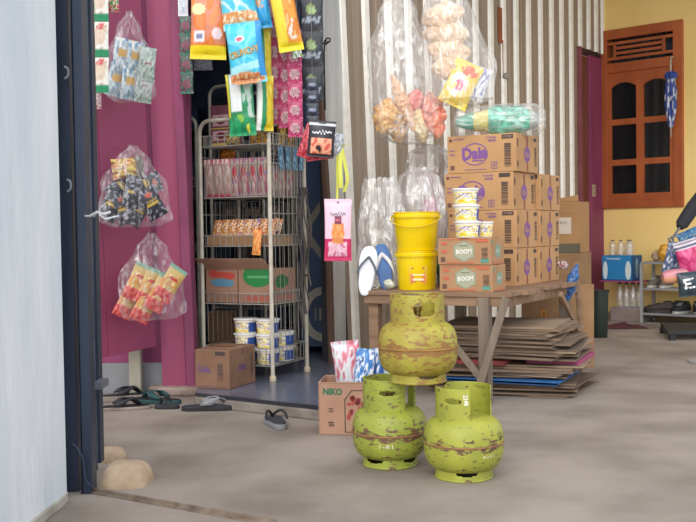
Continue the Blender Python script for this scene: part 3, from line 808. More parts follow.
def boom_front(p_, w, h):
    n = 6
    hexp = lambda r: [(-0.0+r*math.cos(PI/6+PI/3*k)*1.15, r*math.sin(PI/6+PI/3*k)) for k in range(6)]
    p_.poly(hexp(0.052), '#8f9a80'); p_.poly(hexp(0.046), '#a8aa90'); p_.text('BOOM', 0.0, 0.0, 0.08, 0.022, '#e9e6da', rot=0.05, bold=0.04)
    p_.rect(0.0, 0.027, 0.045, 0.004, '#6d6a58')
    p_.rect(-w/2+0.035, h/2-0.025, 0.03, 0.014, '#c8674a'); p_.rect(-w/2+0.028, -h/2+0.025, 0.022, 0.022, '#6d4a40')
    p_.bars(w/2-0.03, -0.01, 0.03, 0.06, '#5b4438', 10, vert=True); p_.rect(w/2-0.045, h/2-0.014, 0.06, 0.01, '#c8674a')
    p_.rect(w/2-0.03, -h/2+0.02, 0.04, 0.018, '#5b9a86'); p_.rect(-0.02, -h/2+0.01, 0.14, 0.005, '#c8674a'); p_.rect(0, h/2-0.006, w*0.9, 0.003, '#c8674a')
    p_.rect(-w/2+0.035, 0.0, 0.03, 0.014, '#c8674a')
def boom_side(p_, d, h):
    p_.poly([(0.04*math.cos(PI/6+PI/3*k), 0.035*math.sin(PI/6+PI/3*k)) for k in range(6)], '#7f9a88'); p_.text('BOOM', 0, 0, 0.05, 0.016, '#e0d8c8'); p_.rect(-d/2+0.015, h/2-0.02, 0.014, 0.02, '#5b9a86'); p_.rect(0, -h/2+0.01, d*0.8, 0.005, '#c8674a')
kb = mat('kraft_boom', '#b58d68', '#a67e5b', scale=4, rough=0.85)
b0 = carton('soap_carton', 'lower green-hexagon soap carton at the front of the table', T(0.405, 0.03, TH+0.0005), 0.27, 0.17, 0.126, TA, kb, 'green-hexagon soap cartons', boom_front, boom_side)
dup(b0, T(0.40, 0.026, TH+0.128), (0,0,TA), 'upper green-hexagon soap carton directly under the stacked tubs')

# tubs
def tub(label, loc, rz, grp, r=0.061, h=0.074):
    t = thing('plastic_tub', label, 'tub', loc, (0,0,rz), grp)
    m2 = MB(); m2.lathe([(0,0),(r*0.86,0),(r*0.86+0.001,0.003),(r*0.98,h-0.006),(r*0.98,h)], 44); tbo = m2.build('tub_body', mat('white_plastic','#e9e6de','#e2dfd6',rough=0.35), t, smooth=True)
    m2 = MB(); m2.lathe([(r*1.0,h-0.006),(r*1.07,h-0.005),(r*1.07,h),(r*1.02,h+0.003),(0,h+0.003)], 44); m2.build('lid', mat('lid_white','#e6e4e2','#dcdad8',rough=0.3), t, smooth=True)
    # label wrap: yellow with blotches, navy at one side
    n = 72; mm = 14; vs = []; fs = []; cc = []
    col = paint('#e8cf3c', ('n',0,0,1,1,9,0,['#e2b92c', None, '#f2efe2', '#f6e76a', None]), ('n',0,0.3,1,0.8,16,0,[None,None,'#8e86b8','#f4f2ee']), ('r',0.87,0,1.0,1,'#2f4f9a'), ('r',0.0,0,0.06,1,'#2f4f9a'), ('r',0,0.9,1,1,'#f0ece0'))
    for j in range(mm+1):
        z = 0.006+(h-0.016)*j/mm; rr = r*(0.865+0.115*z/h)+0.0012
        for i in range(n+1):
            q = 2*PI*i/n; vs.append((rr*math.cos(q), rr*math.sin(q), z)); cc.append(col(i/n, j/mm))
    for j in range(mm):
        for i in range(n): fs.append((j*(n+1)+i, j*(n+1)+i+1, (j+1)*(n+1)+i+1, (j+1)*(n+1)+i))
    m2 = MB(); m2.add(vs, fs, None, None, cc); lb = m2.build('label_wrap', colmat(0.4), tbo, smooth=True)
    return t
tc_ = P(468, 237, 4.83); tcx, tcy = T(0.545, 0.125, 0).x, T(0.545,0.125,0).y
tcx, tcy = 0.12*4.74, 4.74
z0 = TH+0.128+0.126+0.002
tb0 = tub('lowest yellow tub of the stack of three on the soap cartons', (tcx, tcy, z0), 0.2, 'yellow-labelled tubs on the soap cartons')
dup(tb0, (tcx-0.004, tcy, z0+0.0775), (0,0,0.12), 'middle yellow tub of the stack of three on the soap cartons')
dup(tb0, (tcx-0.008, tcy, z0+0.155), (0,0,0.28), 'top yellow tub of the stack of three on the soap cartons')
dup(tb0, (tcx+0.088, tcy+0.105, z0), (0,0,2.3), 'single yellow tub half hidden behind the stack of three', scale=(0.8,0.8,0.97))

# buckets
def bucket(label, loc, rz, r0, r1, h, handle=True, lab=False):
    t = thing('yellow_bucket', label, 'bucket', loc, (0,0,rz), 'bright yellow buckets on the table')
    ym = mat('yellow_plastic', '#f2d400', '#ecc900', rough=0.3)
    m2 = MB(); m2.lathe([(0,0.004),(r0-0.004,0.004),(r0,0),(r0+0.002,0.004),(r1,h-0.028),(r1+0.008,h-0.028),(r1+0.009,h-0.016),(r1+0.002,h-0.015),(r1+0.002,h-0.006),(r1+0.006,h-0.004),(r1+0.006,h),(0,h)], 56); bbo = m2.build('bucket_body', ym, t, smooth=True)
    if handle:
        m2 = MB(); R1 = r1+0.012
        pts = [(R1*math.cos(PI+PI*k/24), R1*math.sin(PI+PI*k/24)*1.02, h-0.02-0.055*math.sin(PI*k/24)) for k in range(25)]
        m2.tube(pts, 0.0035, 7); m2.build('handle', mat('yellow_handle','#e3c21a','#d9b810',rough=0.4), t, smooth=True)
    if lab:
        pr_ = Print(); pr_.rect(0,0,0.085,0.095,'#e2a63e'); pr_.rect(0,0.03,0.08,0.03,'#d9c06a'); pr_.rect(0,-0.02,0.07,0.045,'#d8843c'); pr_.rect(0.0,-0.028,0.05,0.01,'#f0e3c0'); pr_.rect(0,0.028,0.06,0.008,'#b5532d')
        pr_.rect(0,-0.005,0.06,0.006,'#f0e3c0')
        rr = (r0+r1)/2-0.002
        pr_.build(bbo, oncyl(rr+0.002, -90, h*0.42), 'paper_label')
    return t
bx, by = 0.068*4.97, 4.97
bucket('lower yellow bucket with an orange label on the table', (bx+0.003, by, TH+0.0005), 0.0, 0.091, 0.103, 0.192, False, True)
bucket('upper yellow bucket with a hanging handle, stacked on the other bucket', (bx+0.003, by, TH+0.194), -0.2, 0.094, 0.112, 0.19)

# flip-flop builder
def sole_outline(L, Wd, n=28, waist=0.12):
    pts = []
    for k in range(n):
        q = 2*PI*k/n; y = L/2*math.sin(q); f = 0.88 + 0.14*math.sin(q) - waist*math.exp(-((math.sin(q)+0.15)/0.35)**2)
        pts.append((Wd/2*f*math.copysign(abs(math.cos(q))**0.75, math.cos(q)), y))
    return pts
def sandal(label, loc, rot, sole_m, strap_m, L=0.25, Wd=0.095, th=0.02, grp=None, inner=None, wide=False, name='flip_flop', flat=False):
    t = thing(name, label, 'sandal', loc, rot, grp)
    o_ = sole_outline(L, Wd); so_ = MB().prism(o_, 0, th).build('sole', sole_m, t, bevel=0.004)
    MB().prism([(x*0.88, y*0.93) for x, y in o_], th-0.001, th+0.002).build('insole', inner or strap_m, so_)
    toe = (0, L*0.28, th+0.004); hgt = 0.03 if not flat else 0.007
    for sg in (-1, 1):
        pts = []
        for k in range(9):
            q = k/8; pts.append((sg*Wd*0.44*math.sin(q*PI/2)*(1.02 if q > .8 else 1), L*0.28 - q*L*0.36, th+0.006 + hgt*math.sin(PI*q)**0.8))
        m2 = MB()
        if wide:
            vs = []; 
            for k, p_ in enumerate(pts):
                wd = 0.012+0.018*k/8; vs += [(p_[0], p_[1]-wd, p_[2]), (p_[0], p_[1]+wd, p_[2])]
            m2.add(vs, [(2*i, 2*i+2, 2*i+3, 2*i+1) for i in range(8)]); m2.build('strap', strap_m, t, solid=0.004, smooth=True)
        else:
            m2.tube(pts, 0.0055, 7); m2.build('strap', strap_m, t, smooth=True)
    return t
blk = mat('black_rubber', '#23252a', '#1c1d22', rough=0.6); gryr = mat('grey_rubber', '#8b8d90', '#77797c', rough=0.6)
tealr = mat('teal_rubber', '#1f4a4c', '#1b3d40', rough=0.6); whr = mat('white_rubber', '#e9ebf0', '#dcdfe6', rough=0.5)
dgry = mat('dark_insole', '#3d4148', '#2f3238', rough=0.7); tan = mat('tan_edge', '#9a8f84', '#857a70', rough=0.7)
c = G(210, 411); sandal('grey-edged flip-flop lying sideways on the concrete left of the step', (c.x, c.y+0.03, 0), (0,0,math.radians(-83)), blk, gryr, 0.27, 0.10, 0.022, inner=dgry, wide=True)
c = G(276, 425); sandal('small dark flip-flop with grey rim pointing at the shop step', (c.x, c.y, 0), (0,0,math.radians(17)), gryr, blk, 0.235, 0.098, 0.022, inner=dgry)
c = G(127, 409); sandal('dark slipper nearest the gate post with pale sole edge', (c.x-0.02, c.y+0.0, 0), (0,0,math.radians(-78)), tan, blk, 0.27, 0.10, 0.014, inner=blk, wide=True)
c = G(122, 402); sandal('black slipper lying behind the pale-edged one by the cement base', (c.x, c.y+0.06, 0), (0,0,math.radians(-70)), tan, blk, 0.26, 0.10, 0.026, inner=blk, wide=True)
c = G(153, 403); sandal('dark teal flip-flop with arched strap at the magenta wall foot', (c.x+0.02, c.y, 0), (0,0,math.radians(70)), tealr, tealr, 0.26, 0.10, 0.02, inner=blk, wide=True)
c = G(172, 408); sandal('flat black flip-flop at the corner of the magenta board', (c.x-0.02, c.y-0.01, 0), (0,0,math.radians(80)), blk, blk, 0.12, 0.07, 0.016, inner=dgry)

# white / blue flip-flop pack standing on the table against the bucket
sb = mat('blue_footbed', '#4d79b8', '#3f68a5', rough=0.5)
sandal('white flip-flop with dark thong, propped upright on the table edge', P(367, 271, 4.99)+Vector((0,-0.02,0.0)), (math.radians(82), math.radians(8), 0.0), whr, mat('slate_thong','#5b6675','#4d5866',rough=0.5), 0.25, 0.105, 0.018, inner=whr, flat=True)
sandal('blue and white slide sandal leaning behind the white flip-flop', P(384, 268, 5.03)+Vector((0,0.015,0)), (math.radians(84), math.radians(-8), 0.0), sb, whr, 0.245, 0.10, 0.018, inner=sb, wide=True, flat=True)

# NIKO carton with sachets standing in it
NW, ND, NH = 0.30, 0.2, 0.213
nloc = G(319, 435); NA = math.radians(-7)
def niko_front(p_, w, h):
    g_ = '#1f6b4a'
    p_.text('NIKO', -w/2+0.058, h/2-0.038, 0.078, 0.028, g_, bold=0.05, rot=-0.03)
    cx, cy, a, b = 0.055, -0.01, 0.10, 0.085
    pts = [(-a,-b),(a,-b),(a,b*0.55),(a*0.72,b),(-a*0.72,b),(-a,b*0.55)]; inn = [(x*0.965,y*0.96) for x,y in pts]
    p_._a([(cx+x,cy+y) for x,y in pts+inn], [(i,(i+1)%6,6+(i+1)%6,6+i) for i in range(6)], '#3d3a30')
    rnd = random.Random(5)
    for i in range(34): p_.ell(cx-0.055+rnd.uniform(-0.03,0.09), cy+rnd.uniform(-0.045,0.055), rnd.uniform(0.006,0.013), rnd.uniform(0.005,0.012), rnd.choice(['#9c3a34','#b04a3c','#84302e','#a8443c']))
    p_.rect(-w/2+0.05, 0.0, 0.018, 0.005, '#5d4a38'); p_.rect(-w/2+0.05, -0.01, 0.018, 0.005, '#5d4a38'); p_.rect(-w/2+0.05, -0.055, 0.022, 0.007, '#5d4a38'); p_.rect(-w/2+0.052, -0.066, 0.022, 0.007, '#5d4a38')
    p_.frame(0, 0, w*0.985, h*0.97, 0.0015, '#8a6a50')
nk = thing('open_carton', 'open brown carton lettered NIKO holding plastic packets beside the cylinders', 'box', (nloc.x, nloc.y, 0), (0,0,NA))
m2 = MB(); tk = 0.005
m2.box(0,NW,0,tk,0,NH); m2.box(0,NW,ND-tk,ND,0,NH); m2.box(0,tk,tk,ND-tk,0,NH); m2.box(NW-tk,NW,tk,ND-tk,0,NH); m2.box(tk,NW-tk,tk,ND-tk,0,tk)
nko = m2.build('carton_body', kraft3, nk, bevel=0.001)
pp = Print(); niko_front(pp, NW, NH); pp.build(nko, face((NW/2, 0, NH/2), (1,0,0), (0,0,1)))
nM = Matrix.Translation((nloc.x, nloc.y, 0)) @ Matrix.Rotation(NA, 4, 'Z')
def inN(x,y,z): return nM @ Vector((x,y,z))
pk = paint('#e2e0e4', ('n',0,0,1,1,6,0,['#c8687a','#d890a0',None,'#cfd4da','#c8606e']))
packet('snack_packet', 'clear packet of pink wafers standing in the NIKO carton', 'packet', inN(0.11,0.1,0.235), 0.115, 0.27, 0.06, pk, (0.08,-0.1,NA), None, seed=3)
bl = paint('#dfe6ee', ('n',0,0,1,1,7,0,['#2e6fb4','#3d86c6',None,'#1f4f94','#e8edf2']))
packet('snack_packet', 'blue and white packet in the middle of the NIKO carton', 'packet', inN(0.175,0.06,0.215), 0.08, 0.25, 0.04, bl, (-0.05,0.12,NA), None, seed=4)
packet('snack_packet', 'blue packet with folded top at the right of the NIKO carton', 'packet', inN(0.215,0.12,0.215), 0.085, 0.24, 0.045, paint('#3a78bc', ('n',0,0,1,1,6,0,['#e2e8ee',None,'#1f4f94','#dfe3ea'])), (0.05,-0.08,NA), None, seed=6)
packet('snack_packet', 'pale translucent packet at the back right of the NIKO carton', 'packet', inN(0.255,0.155,0.205), 0.075, 0.24, 0.03, paint('#bcc6d6', ('n',0,0,1,1,5,0,['#a6b4c8',None,'#d2d8e0'])), (0,0.15,NA), None, seed=8)

# ------------------------------------------------------------------ flattened cardboard pile
pc = Vector((0.835, 5.15, 0)); pang = math.radians(-25); rnd = random.Random(11)
cbm = [mat('flat_board_%d' % i, a, b, scale=4, rough=0.9) for i, (a, b) in enumerate((('#8f7862','#7c6856'),('#84705e','#715f50'),('#a08a74','#8c7763'),('#776455','#65564a')))]
z = 0.0; nsh = 30
for i in range(nsh):
    th = rnd.uniform(0.006, 0.011); sag = rnd.uniform(0.0, 0.02)*(i/nsh)
    w_, d_ = rnd.uniform(0.62, 0.76), rnd.uniform(0.5, 0.62)
    if i > 22: w_ *= 0.86; 
    jx, jy, ja = rnd.uniform(-0.03,0.035), rnd.uniform(-0.03,0.03), rnd.uniform(-0.16,0.16)
    m2 = MB(); nx = 8; vs = []; fs = []
    ph = rnd.uniform(0,6)
    # gentle warp: same sag shape for all so they nest
    def zz(x, y): return 0.000 + 0.0
    for s_ in (0, 1):
        for a_ in range(nx+1):
            for b_ in range(nx+1):
                x = -w_/2+w_*a_/nx; y = -d_/2+d_*b_/nx; vs.append((x, y, zz(x,y)+s_*th))
    N_ = (nx+1)**2
    for a_ in range(nx):
        for b_ in range(nx):
            q = a_*(nx+1)+b_; fs += [(q, q+1, q+nx+2, q+nx+1), (N_+q, N_+q+nx+1, N_+q+nx+2, N_+q+1)]
    for k in range(nx):
        for q, q2 in ((k, k+1), (nx*(nx+1)+k, nx*(nx+1)+k+1), (k*(nx+1), (k+1)*(nx+1)), (k*(nx+1)+nx, (k+1)*(nx+1)+nx)): fs.append((q, q2, q2+N_, q+N_))
    m2.add(vs, fs)
    o = m2.build('cardboard_sheet', rnd.choice(cbm), None)
    o.location = pc + Vector((jx, jy, z+0.001)); o.rotation_euler = (0,0,pang+ja)
    lab = 'flattened brown cardboard sheet in the pile under the table'
    if i == nsh-1: lab = 'uppermost flattened cardboard sheet of the pile under the table'
    if i == 0: lab = 'lowest flattened cardboard sheet, lying on the concrete under the table'
    tag(o, lab, 'cardboard', 'flattened cardboard sheets')
    z += th + 0.0012
    if i in (6, 7):   # blue film sheets in between
        f_ = MB(); f_.box(-0.33,0.30,-0.30,0.2,0,0.004); o = f_.build('plastic_sheet', mat('blue_film','#2a5f9c','#3d78b6',scale=14,rough=0.3))
        o.location = pc + Vector((0.0, -0.03*(i-5), z+0.001)); o.rotation_euler = (0,0,pang+0.03*(i-6)); tag(o, 'blue plastic sheet squeezed low in the cardboard pile' if i == 6 else 'second blue plastic sheet just above the other in the cardboard pile', 'plastic sheet'); z += 0.009
    if i == 13:
        f_ = MB(); f_.box(-0.36,0.05,-0.31,0.2,0,0.02); o = f_.build('red_sheet', mat('red_board','#8f3a38','#74302f',rough=0.7)); o.location = pc + Vector((0,-0.01,z+0.001)); o.rotation_euler=(0,0,pang); tag(o, 'dull red board showing at the left middle of the cardboard pile', 'board'); 
        f_ = MB(); f_.box(0.08,0.34,-0.2,0.2,0,0.02); o = f_.build('pink_packaging', mat('pink_film','#b0487c','#8f3a64',rough=0.4)); o.location = pc + Vector((0.05,0.0,z+0.001)); o.rotation_euler=(0,0,pang); tag(o, 'pink printed packaging sticking out at the right of the cardboard pile', 'packaging'); z += 0.022
pile_top = z + 0.02
print('pile', pile_top)
# pale wooden slat in front of the pile
s_ = MB(); s_.bar(T(0.47,-0.005,0)+Vector((-0.0,0.0,0.016)), T(0.62,-0.10,0.016), 0.03, 0.022) if False else None
# leaning cardboard behind the pile, under the table end
lc = thing('leaning_carton', 'large open brown carton standing behind the cardboard pile under the table', 'box', (0,0,0))
pA = T(0.34, 0.98, 0); lc.location = pA; lc.rotation_euler = (math.radians(-6), 0, math.radians(-18))
lc.location = Vector((1.02, 5.92, 0.0))
MB().box(0, 0.42, 0, 0.012, 0, 0.485).build('carton_panel', kraft2, lc, bevel=0.002)
pr = Print(); pr.rect(0.13,0.30,0.035,0.06,'#c98a3c'); pr.text('1', 0.132, 0.30, 0.016, 0.04, '#a3672c', bold=0.05); pr.rect(0.27,0.27,0.045,0.05,'#b03a4c'); pr.text('G8', 0.27,0.25,0.04,0.03,'#e2c8c0', bold=0.04)
pr.build(lc, face((0,0,0),(1,0,0),(0,0,1)))

# back cartons on one another near the magenta door
bc = P(557, 230, 6.75)
BA = math.radians(-30)
MBs = []
def back_side(p_, w, h): p_.rect(0.005, 0.01, 0.12, 0.11, '#cbbcae'); p_.bars(0.005, 0.03, 0.07, 0.02, '#8d8078', 7); p_.rect(0, 0.09, w*0.98, 0.003, '#8d6a4a')
c1 = carton('brown_carton', 'tall lower brown carton standing on the ground by the magenta door post', (1.335, 6.80, 0), 0.26, 0.22, 0.645, BA, mat('kraft_old','#9b7a58','#84664a',scale=3,rough=0.9), tape=False)
c2 = carton('brown_carton', 'brown carton with a pale label, on top of the tall one by the door post', (1.335, 6.80, 0.647), 0.25, 0.215, 0.34, BA, mat('kraft_mid','#aa8359','#9a744c',scale=3,rough=0.9), front=back_side, tape=True)
MB().box(0.0, 0.25, 0, 0.02, 0, 0.0).build if False else None
m2 = MB(); m2.add([(0.01,0.0,0.342),(0.24,0.0,0.342),(0.22,0.06,0.385),(0.05,0.06,0.36)], [(0,1,2,3)]); m2.build('lid_flap', MATS['kraft_mid'], c2, solid=0.004)
m2 = MB(); m2.box(0.0,0.25,-0.002,0.0,0.0,0.06); m2.build('printed_band', mat('dull_green','#6a6656','#5a5648',rough=0.8), c2)
# blue folded bag hanging on the table end brace
lumpy('blue_bag', 'crumpled blue plastic bag hanging at the far end of the table', 'bag', P(571, 284, 5.45), 0.06, 0.23, 0.05, ['#20406e','#2f5e9c','#3a74b4','#1d3358'], (0.0, 0.32, 0), seed=2, fr=2.5, amp=0.2, rough=0.3)
lumpy('snack_packet', 'small red and white packet above the blue bag at the table end', 'packet', P(563, 265, 5.40), 0.06, 0.05, 0.04, ['#8a3c40','#cfc6c0','#5b2a30'], (0, 0.5, 0), seed=5, fr=3)

# green wrapped bundle on top of the cartons
def bund(u, t):
    if t < 0.22: return hx('#3f9f86')
    if t < 0.40: return hx('#c3b750')
    a = noise.noise(Vector((math.cos(2*PI*u)*3, math.sin(2*PI*u)*3, t*14)))
    if t > 0.9: return hx('#9aa39c')
    return hx('#5cc8ac') if a > 0.12 else (hx('#3fa78c') if a > -0.12 else hx('#2f8a74'))
gz = TH+4*(DHh+0.0012)+0.072
bc_ = (T(0.42, 0.6, gz)); bc_.z = gz
o = lumpy('wrapped_bundle', 'teal and yellow bundle wrapped in clear film on top of the detergent cartons', 'bundle', (P(497,118,5.2).x, 5.2, gz), 0.155, 0.42, 0.14, ['#ffffff'], (0, PI/2, -0.2), seed=1, colfn=bund, amp=0.10, fr=1.5, rough=0.4, sq=0.42, m=44, rf=lambda t: 0.74+0.28/(1+math.exp(-(t-0.42)*40))-0.10*math.exp(-((t-0.68)/0.04)**2))
m2 = bag_mb([(0,0.02,0.02,-0.225),(0.1,0.078,0.07,-0.205),(0.5,0.084,0.076,0.0),(0.85,0.084,0.076,0.19),(1,0.05,0.04,0.245)], seed=5, wr=0.06)
m2.build('film_wrap', plastic(), o, smooth=True)

# ------------------------------------------------------------------ plastic heaps on the table behind the buckets
def film_bag(name, label, loc, prof, seed, contents=None, pm=None, rot=(0,0,0), wr=0.14, cat='plastic bag', grp=None):
    t = thing(name, label, cat, loc, rot, grp)
    bag_mb(prof, seed=seed, wr=wr, n=44, rings=40).build('bag_film', pm or plastic(), t, smooth=True)
    return t
cl2 = plastic('clear_plastic_dense', '#d9d4d0', base=0.30, edge=0.4)
film_bag('clear_bag', 'empty crumpled clear plastic bag standing at the back left of the table', (0.175, 5.20, TH+0.003), [(0,0.10,0.06,0),(0.2,0.115,0.07,0.1),(0.6,0.12,0.065,0.34),(0.9,0.10,0.05,0.50),(1,0.08,0.02,0.565)], 3, pm=cl2, wr=0.2)
film_bag('clear_bag', 'round crumpled clear bag with pink packets just behind the yellow buckets', (0.385, 5.28, TH+0.003), [(0,0.08,0.07,0),(0.2,0.13,0.10,0.12),(0.6,0.15,0.11,0.40),(0.9,0.11,0.07,0.56),(1,0.05,0.02,0.62)], 9, pm=cl2, wr=0.2)
lumpy('pink_packet', 'magenta packet seen through the clear bag behind the yellow buckets', 'packet', (0.43, 5.30, TH+0.39), 0.10, 0.17, 0.08, ['#a84a7a','#c678a0','#8a3a66','#d8a8bc'], (0,0.3,0), seed=7, fr=2.5)
film_bag('clear_bag', 'upper crumpled clear bag with magenta wrapping left of the cartons', (0.46, 5.55, TH+0.003), [(0,0.07,0.06,0),(0.3,0.11,0.07,0.25),(0.75,0.14,0.08,0.60),(0.93,0.11,0.05,0.72),(1,0.05,0.02,0.76)], 15, pm=cl2, wr=0.2)
lumpy('pink_packet', 'magenta packet inside the upper clear bag next to the cartons', 'packet', (0.475, 5.54, TH+0.52), 0.13, 0.22, 0.07, ['#b05888','#c984a8','#93406e','#dcb4c6'], (0,-0.2,0), seed=8, fr=2.5)
lumpy('green_packet', 'dark green packet wedged between the yellow bucket and the cartons', 'packet', (0.49, 5.16, TH+0.13), 0.07, 0.25, 0.07, ['#1f5a4c','#2b7462','#17463c'], (0,0.1,0), seed=9, fr=2)
lumpy('white_packet', 'small white packet lying at the foot of the blue sandal', 'packet', P(389, 284, 4.93), 0.055, 0.05, 0.05, ['#cfd0c4','#a8ac98','#e2e2da'], (0,0.2,0), seed=19, fr=2)

# ------------------------------------------------------------------ two big hanging bags on the cladding
def hb(px, py, Y): return P(px, py, Y)
def px2(px, Y): return px*Y/1000.0
# bag A
YA = 5.25; base = P(407, 143, YA)
ha = P(400, -8, YA).z - base.z
k = YA/1000
film_bag('hanging_bag', 'large clear bag of mixed crackers hanging at the left of the metal wall', base, [(0,0.07,0.05,0),(0.08,30*k,0.08,8*k),(0.3,37*k,0.09,40*k),(0.62,33*k,0.07,88*k,-5*k),(0.85,20*k,0.04,125*k,-8*k),(1,8*k,0.02,155*k,-6*k)], 21, wr=0.10)
m2 = MB(); m2.tube([P(401,-10,YA)+Vector((0,0,0.0)), P(401,-60,YA)], 0.003, 6); 
# nails/wires hold the bags from the wall: a hooked wire each
def hook(label, px, py, Y, up=0.25):
    a = P(px, py, Y); s, z_ = onpl(px, py, CO, cu); w_ = Vector((CO.x+cu.x*s, CO.y+cu.y*s, z_+up))
    # wire from bag up and back to cladding point directly behind (normal direction)
    nrm = Vector((-cu.y, cu.x, 0)); dist = (Vector((CO.x,CO.y,0))-Vector((a.x,a.y,0))).dot(nrm)
    b = a + nrm*(dist-0.03) + Vector((0,0,up))
    m2 = MB(); m2.tube([a, a+Vector((0,0,0.05)), (a+b)/2+Vector((0,0,0.05)), b], 0.003, 6)
    tag(m2.build('hanging_wire', MATS['dark_iron']), label, 'wire')
hook('thin wire holding the left cracker bag to the metal wall', 401, -12, YA)
packs = [  # px, py, w, h, tilt, palette, label
 (382, 113, 26, 40, 0.25, ['#d89a44','#e8b866','#c07f30','#f0cf8c'], 'orange cracker pack at the left of the left hanging bag'),
 (394, 121, 24, 42, -0.1, ['#c99a60','#e0c08c','#a87848','#8f8fa0'], 'mixed brown cracker pack at the bottom of the left hanging bag'),
 (400, 100, 15, 66, -0.36, ['#e0a878','#ecc6a0','#cf8c5c'], 'long peach-coloured wafer stick pack inside the left hanging bag'),
 (418, 122, 17, 38, -0.15, ['#e8d49c','#f0e4bc','#d8b878'], 'pale cylinder of biscuits inside the left hanging bag'),
 (431, 112, 26, 50, -0.2, ['#e07a64','#ec9c84','#c85c4c','#f4c0a8'], 'coral-red curled cracker pack at the right of the left hanging bag'),
 (413, 97, 18, 24, 0.2, ['#e0766c','#ee9a8c','#d05a58'], 'small coral cracker pack above the pale cylinder in the left bag')]
for i, (x, y, w_, h_, tl, pal, lab) in enumerate(packs):
    lumpy('cracker_pack', lab, 'crackers', P(x+3, y+3, YA-0.01+0.02*(i%2)), w_*k*0.88, h_*k*0.92, min(w_*k, 0.09), pal, (0, tl, 0), 'cracker packs in the hanging bags', seed=30+i, amp=0.22, fr=4.5)
# bag B
YB = 5.2; k = YB/1000; base = P(458, 105, YB)
film_bag('hanging_bag', 'large clear bag of pale crackers hanging high on the metal wall', base, [(0,20*k,0.04,0,2*k),(0.08,32*k,0.08,6*k,2*k),(0.3,36*k,0.09,35*k,0),(0.7,28*k,0.08,80*k,-8*k),(1,14*k,0.03,125*k,-12*k)], 27, wr=0.08)
hook('thin wire holding the right cracker bag to the metal wall', 448, -14, YB)
pal = ['#d8b48c','#e8ccaa','#c49a70','#f2e2ca']
for i, (x, y, w_, h_, tl) in enumerate(((443, 16, 44, 26, 1.3), (446, 34, 46, 26, 1.6), (449, 51, 44, 26, 1.7), (450, 67, 38, 24, 1.5))):
    lumpy('cracker_pack', ['topmost','second','third','lowest'][i] + ' pale beige cracker pack in the right hanging bag', 'crackers', P(x, y, YB+0.01), h_*k, w_*k, 0.10, pal, (0, tl, 0), 'cracker packs in the hanging bags', seed=50+i, amp=0.2, fr=4)
packet('snack_packet', 'yellow and pink snack packet at the bottom of the right hanging bag', 'packet', P(461, 84, YB-0.03), 30*k, 46*k, 0.05, paint('#e8c83c', ('e',0.4,0.45,0.36,0.26,'#f2e6e4'), ('e',0.45,0.45,0.16,0.12,'#d8569a'), ('e',0.6,0.8,0.3,0.12,'#e86a4c'), ('n',0,0,1,1,7,0,[None,None,'#f0e08c'])), (0, 0.45, 0), seed=61)
packet('snack_packet', 'white and blue packet at the right edge of the right hanging bag', 'packet', P(479, 84, YB), 18*k, 34*k, 0.04, paint('#dcdfe8', ('n',0,0,1,1,7,0,['#8a90c0',None,'#f2f2f4'])), (0, 0.35, 0), seed=62)

# ------------------------------------------------------------------ hanging bags on the magenta door
def door_bag(label, pxc, pyb, pyt, wpx, Y, seed, yaw):
    k = Y/1000; base = P(pxc, pyb, Y); h_ = (pyb-pyt)*k; w_ = wpx*k/2
    return film_bag('hanging_bag', label, base, [(0,w_*0.7,0.03,0),(0.1,w_,0.055,h_*0.07),(0.5,w_*0.95,0.055,h_*0.5),(0.8,w_*0.5,0.03,h_*0.8),(1,w_*0.12,0.01,h_)], seed, rot=(0,0,yaw), wr=0.1, pm=plastic('thin_plastic', '#e4dfe2', base=0.03, edge=0.28))
pyaw = math.radians(30)
Y1 = 4.62; k = Y1/1000
door_bag('clear bag of silver-blue snack packets hung highest on the magenta door', 131, 102, 12, 48, Y1, 71, pyaw)
sil = paint('#9fb2bc', ('n',0,0,1,1,5,0,['#7f9cb4',None,'#c4d0d4','#6a8a9c']), ('r',0.25,0.42,0.8,0.66,'#c79a48'), ('n',0.1,0.7,0.9,1,8,0,['#3f7fb0',None,'#e6e2d4']))
sil2 = paint('#a3b0a8', ('n',0,0,1,1,6,0,['#8fa09a',None,'#bcc8c0','#758a84']), ('r',0.3,0.46,0.7,0.52,'#9a4a58'))
g_ = 'silver-blue packets in the highest door bag'
for i, (x, y, tl) in enumerate(((122, 55, 0.15), (135, 58, 0.12), (147, 64, 0.1), (116, 80, 0.25), (130, 83, 0.1), (144, 86, 0.12))):
    lab = ['upper left', 'upper middle', 'upper right greyish', 'lower left', 'lower middle', 'lower right greyish'][i] + ' small snack packet in the highest bag on the magenta door'
    packet('snack_packet', lab, 'packet', P(x, y, Y1+0.0+0.012*(i%2)), 0.082, 0.155, 0.028, sil2 if i in (2,5) else sil, (0, tl, pyaw), g_, seed=80+i, nx=16, nz=22)
Y2 = 4.60
door_bag('clear bag of black and gold snack packets on the middle of the magenta door', 135, 226, 146, 74, Y2, 72, pyaw)
bg = paint('#23242c', ('n',0,0.1,1,0.9,6,0,[None,'#3b3d48',None,'#17181e']), ('r',0.15,0.42,0.8,0.50,'#c0a040'), ('r',0.2,0.56,0.75,0.62,'#b08f38'), ('e',0.5,0.78,0.22,0.08,'#b85a3c'), ('n',0,0,1,1,9,0,[None,None,None,'#8d909c']))
bg2 = paint('#b08a3c', ('n',0,0,1,1,6,0,['#8a4a38',None,'#d8c468','#c46a48']), ('r',0,0.75,1,1,'#6d675a'))
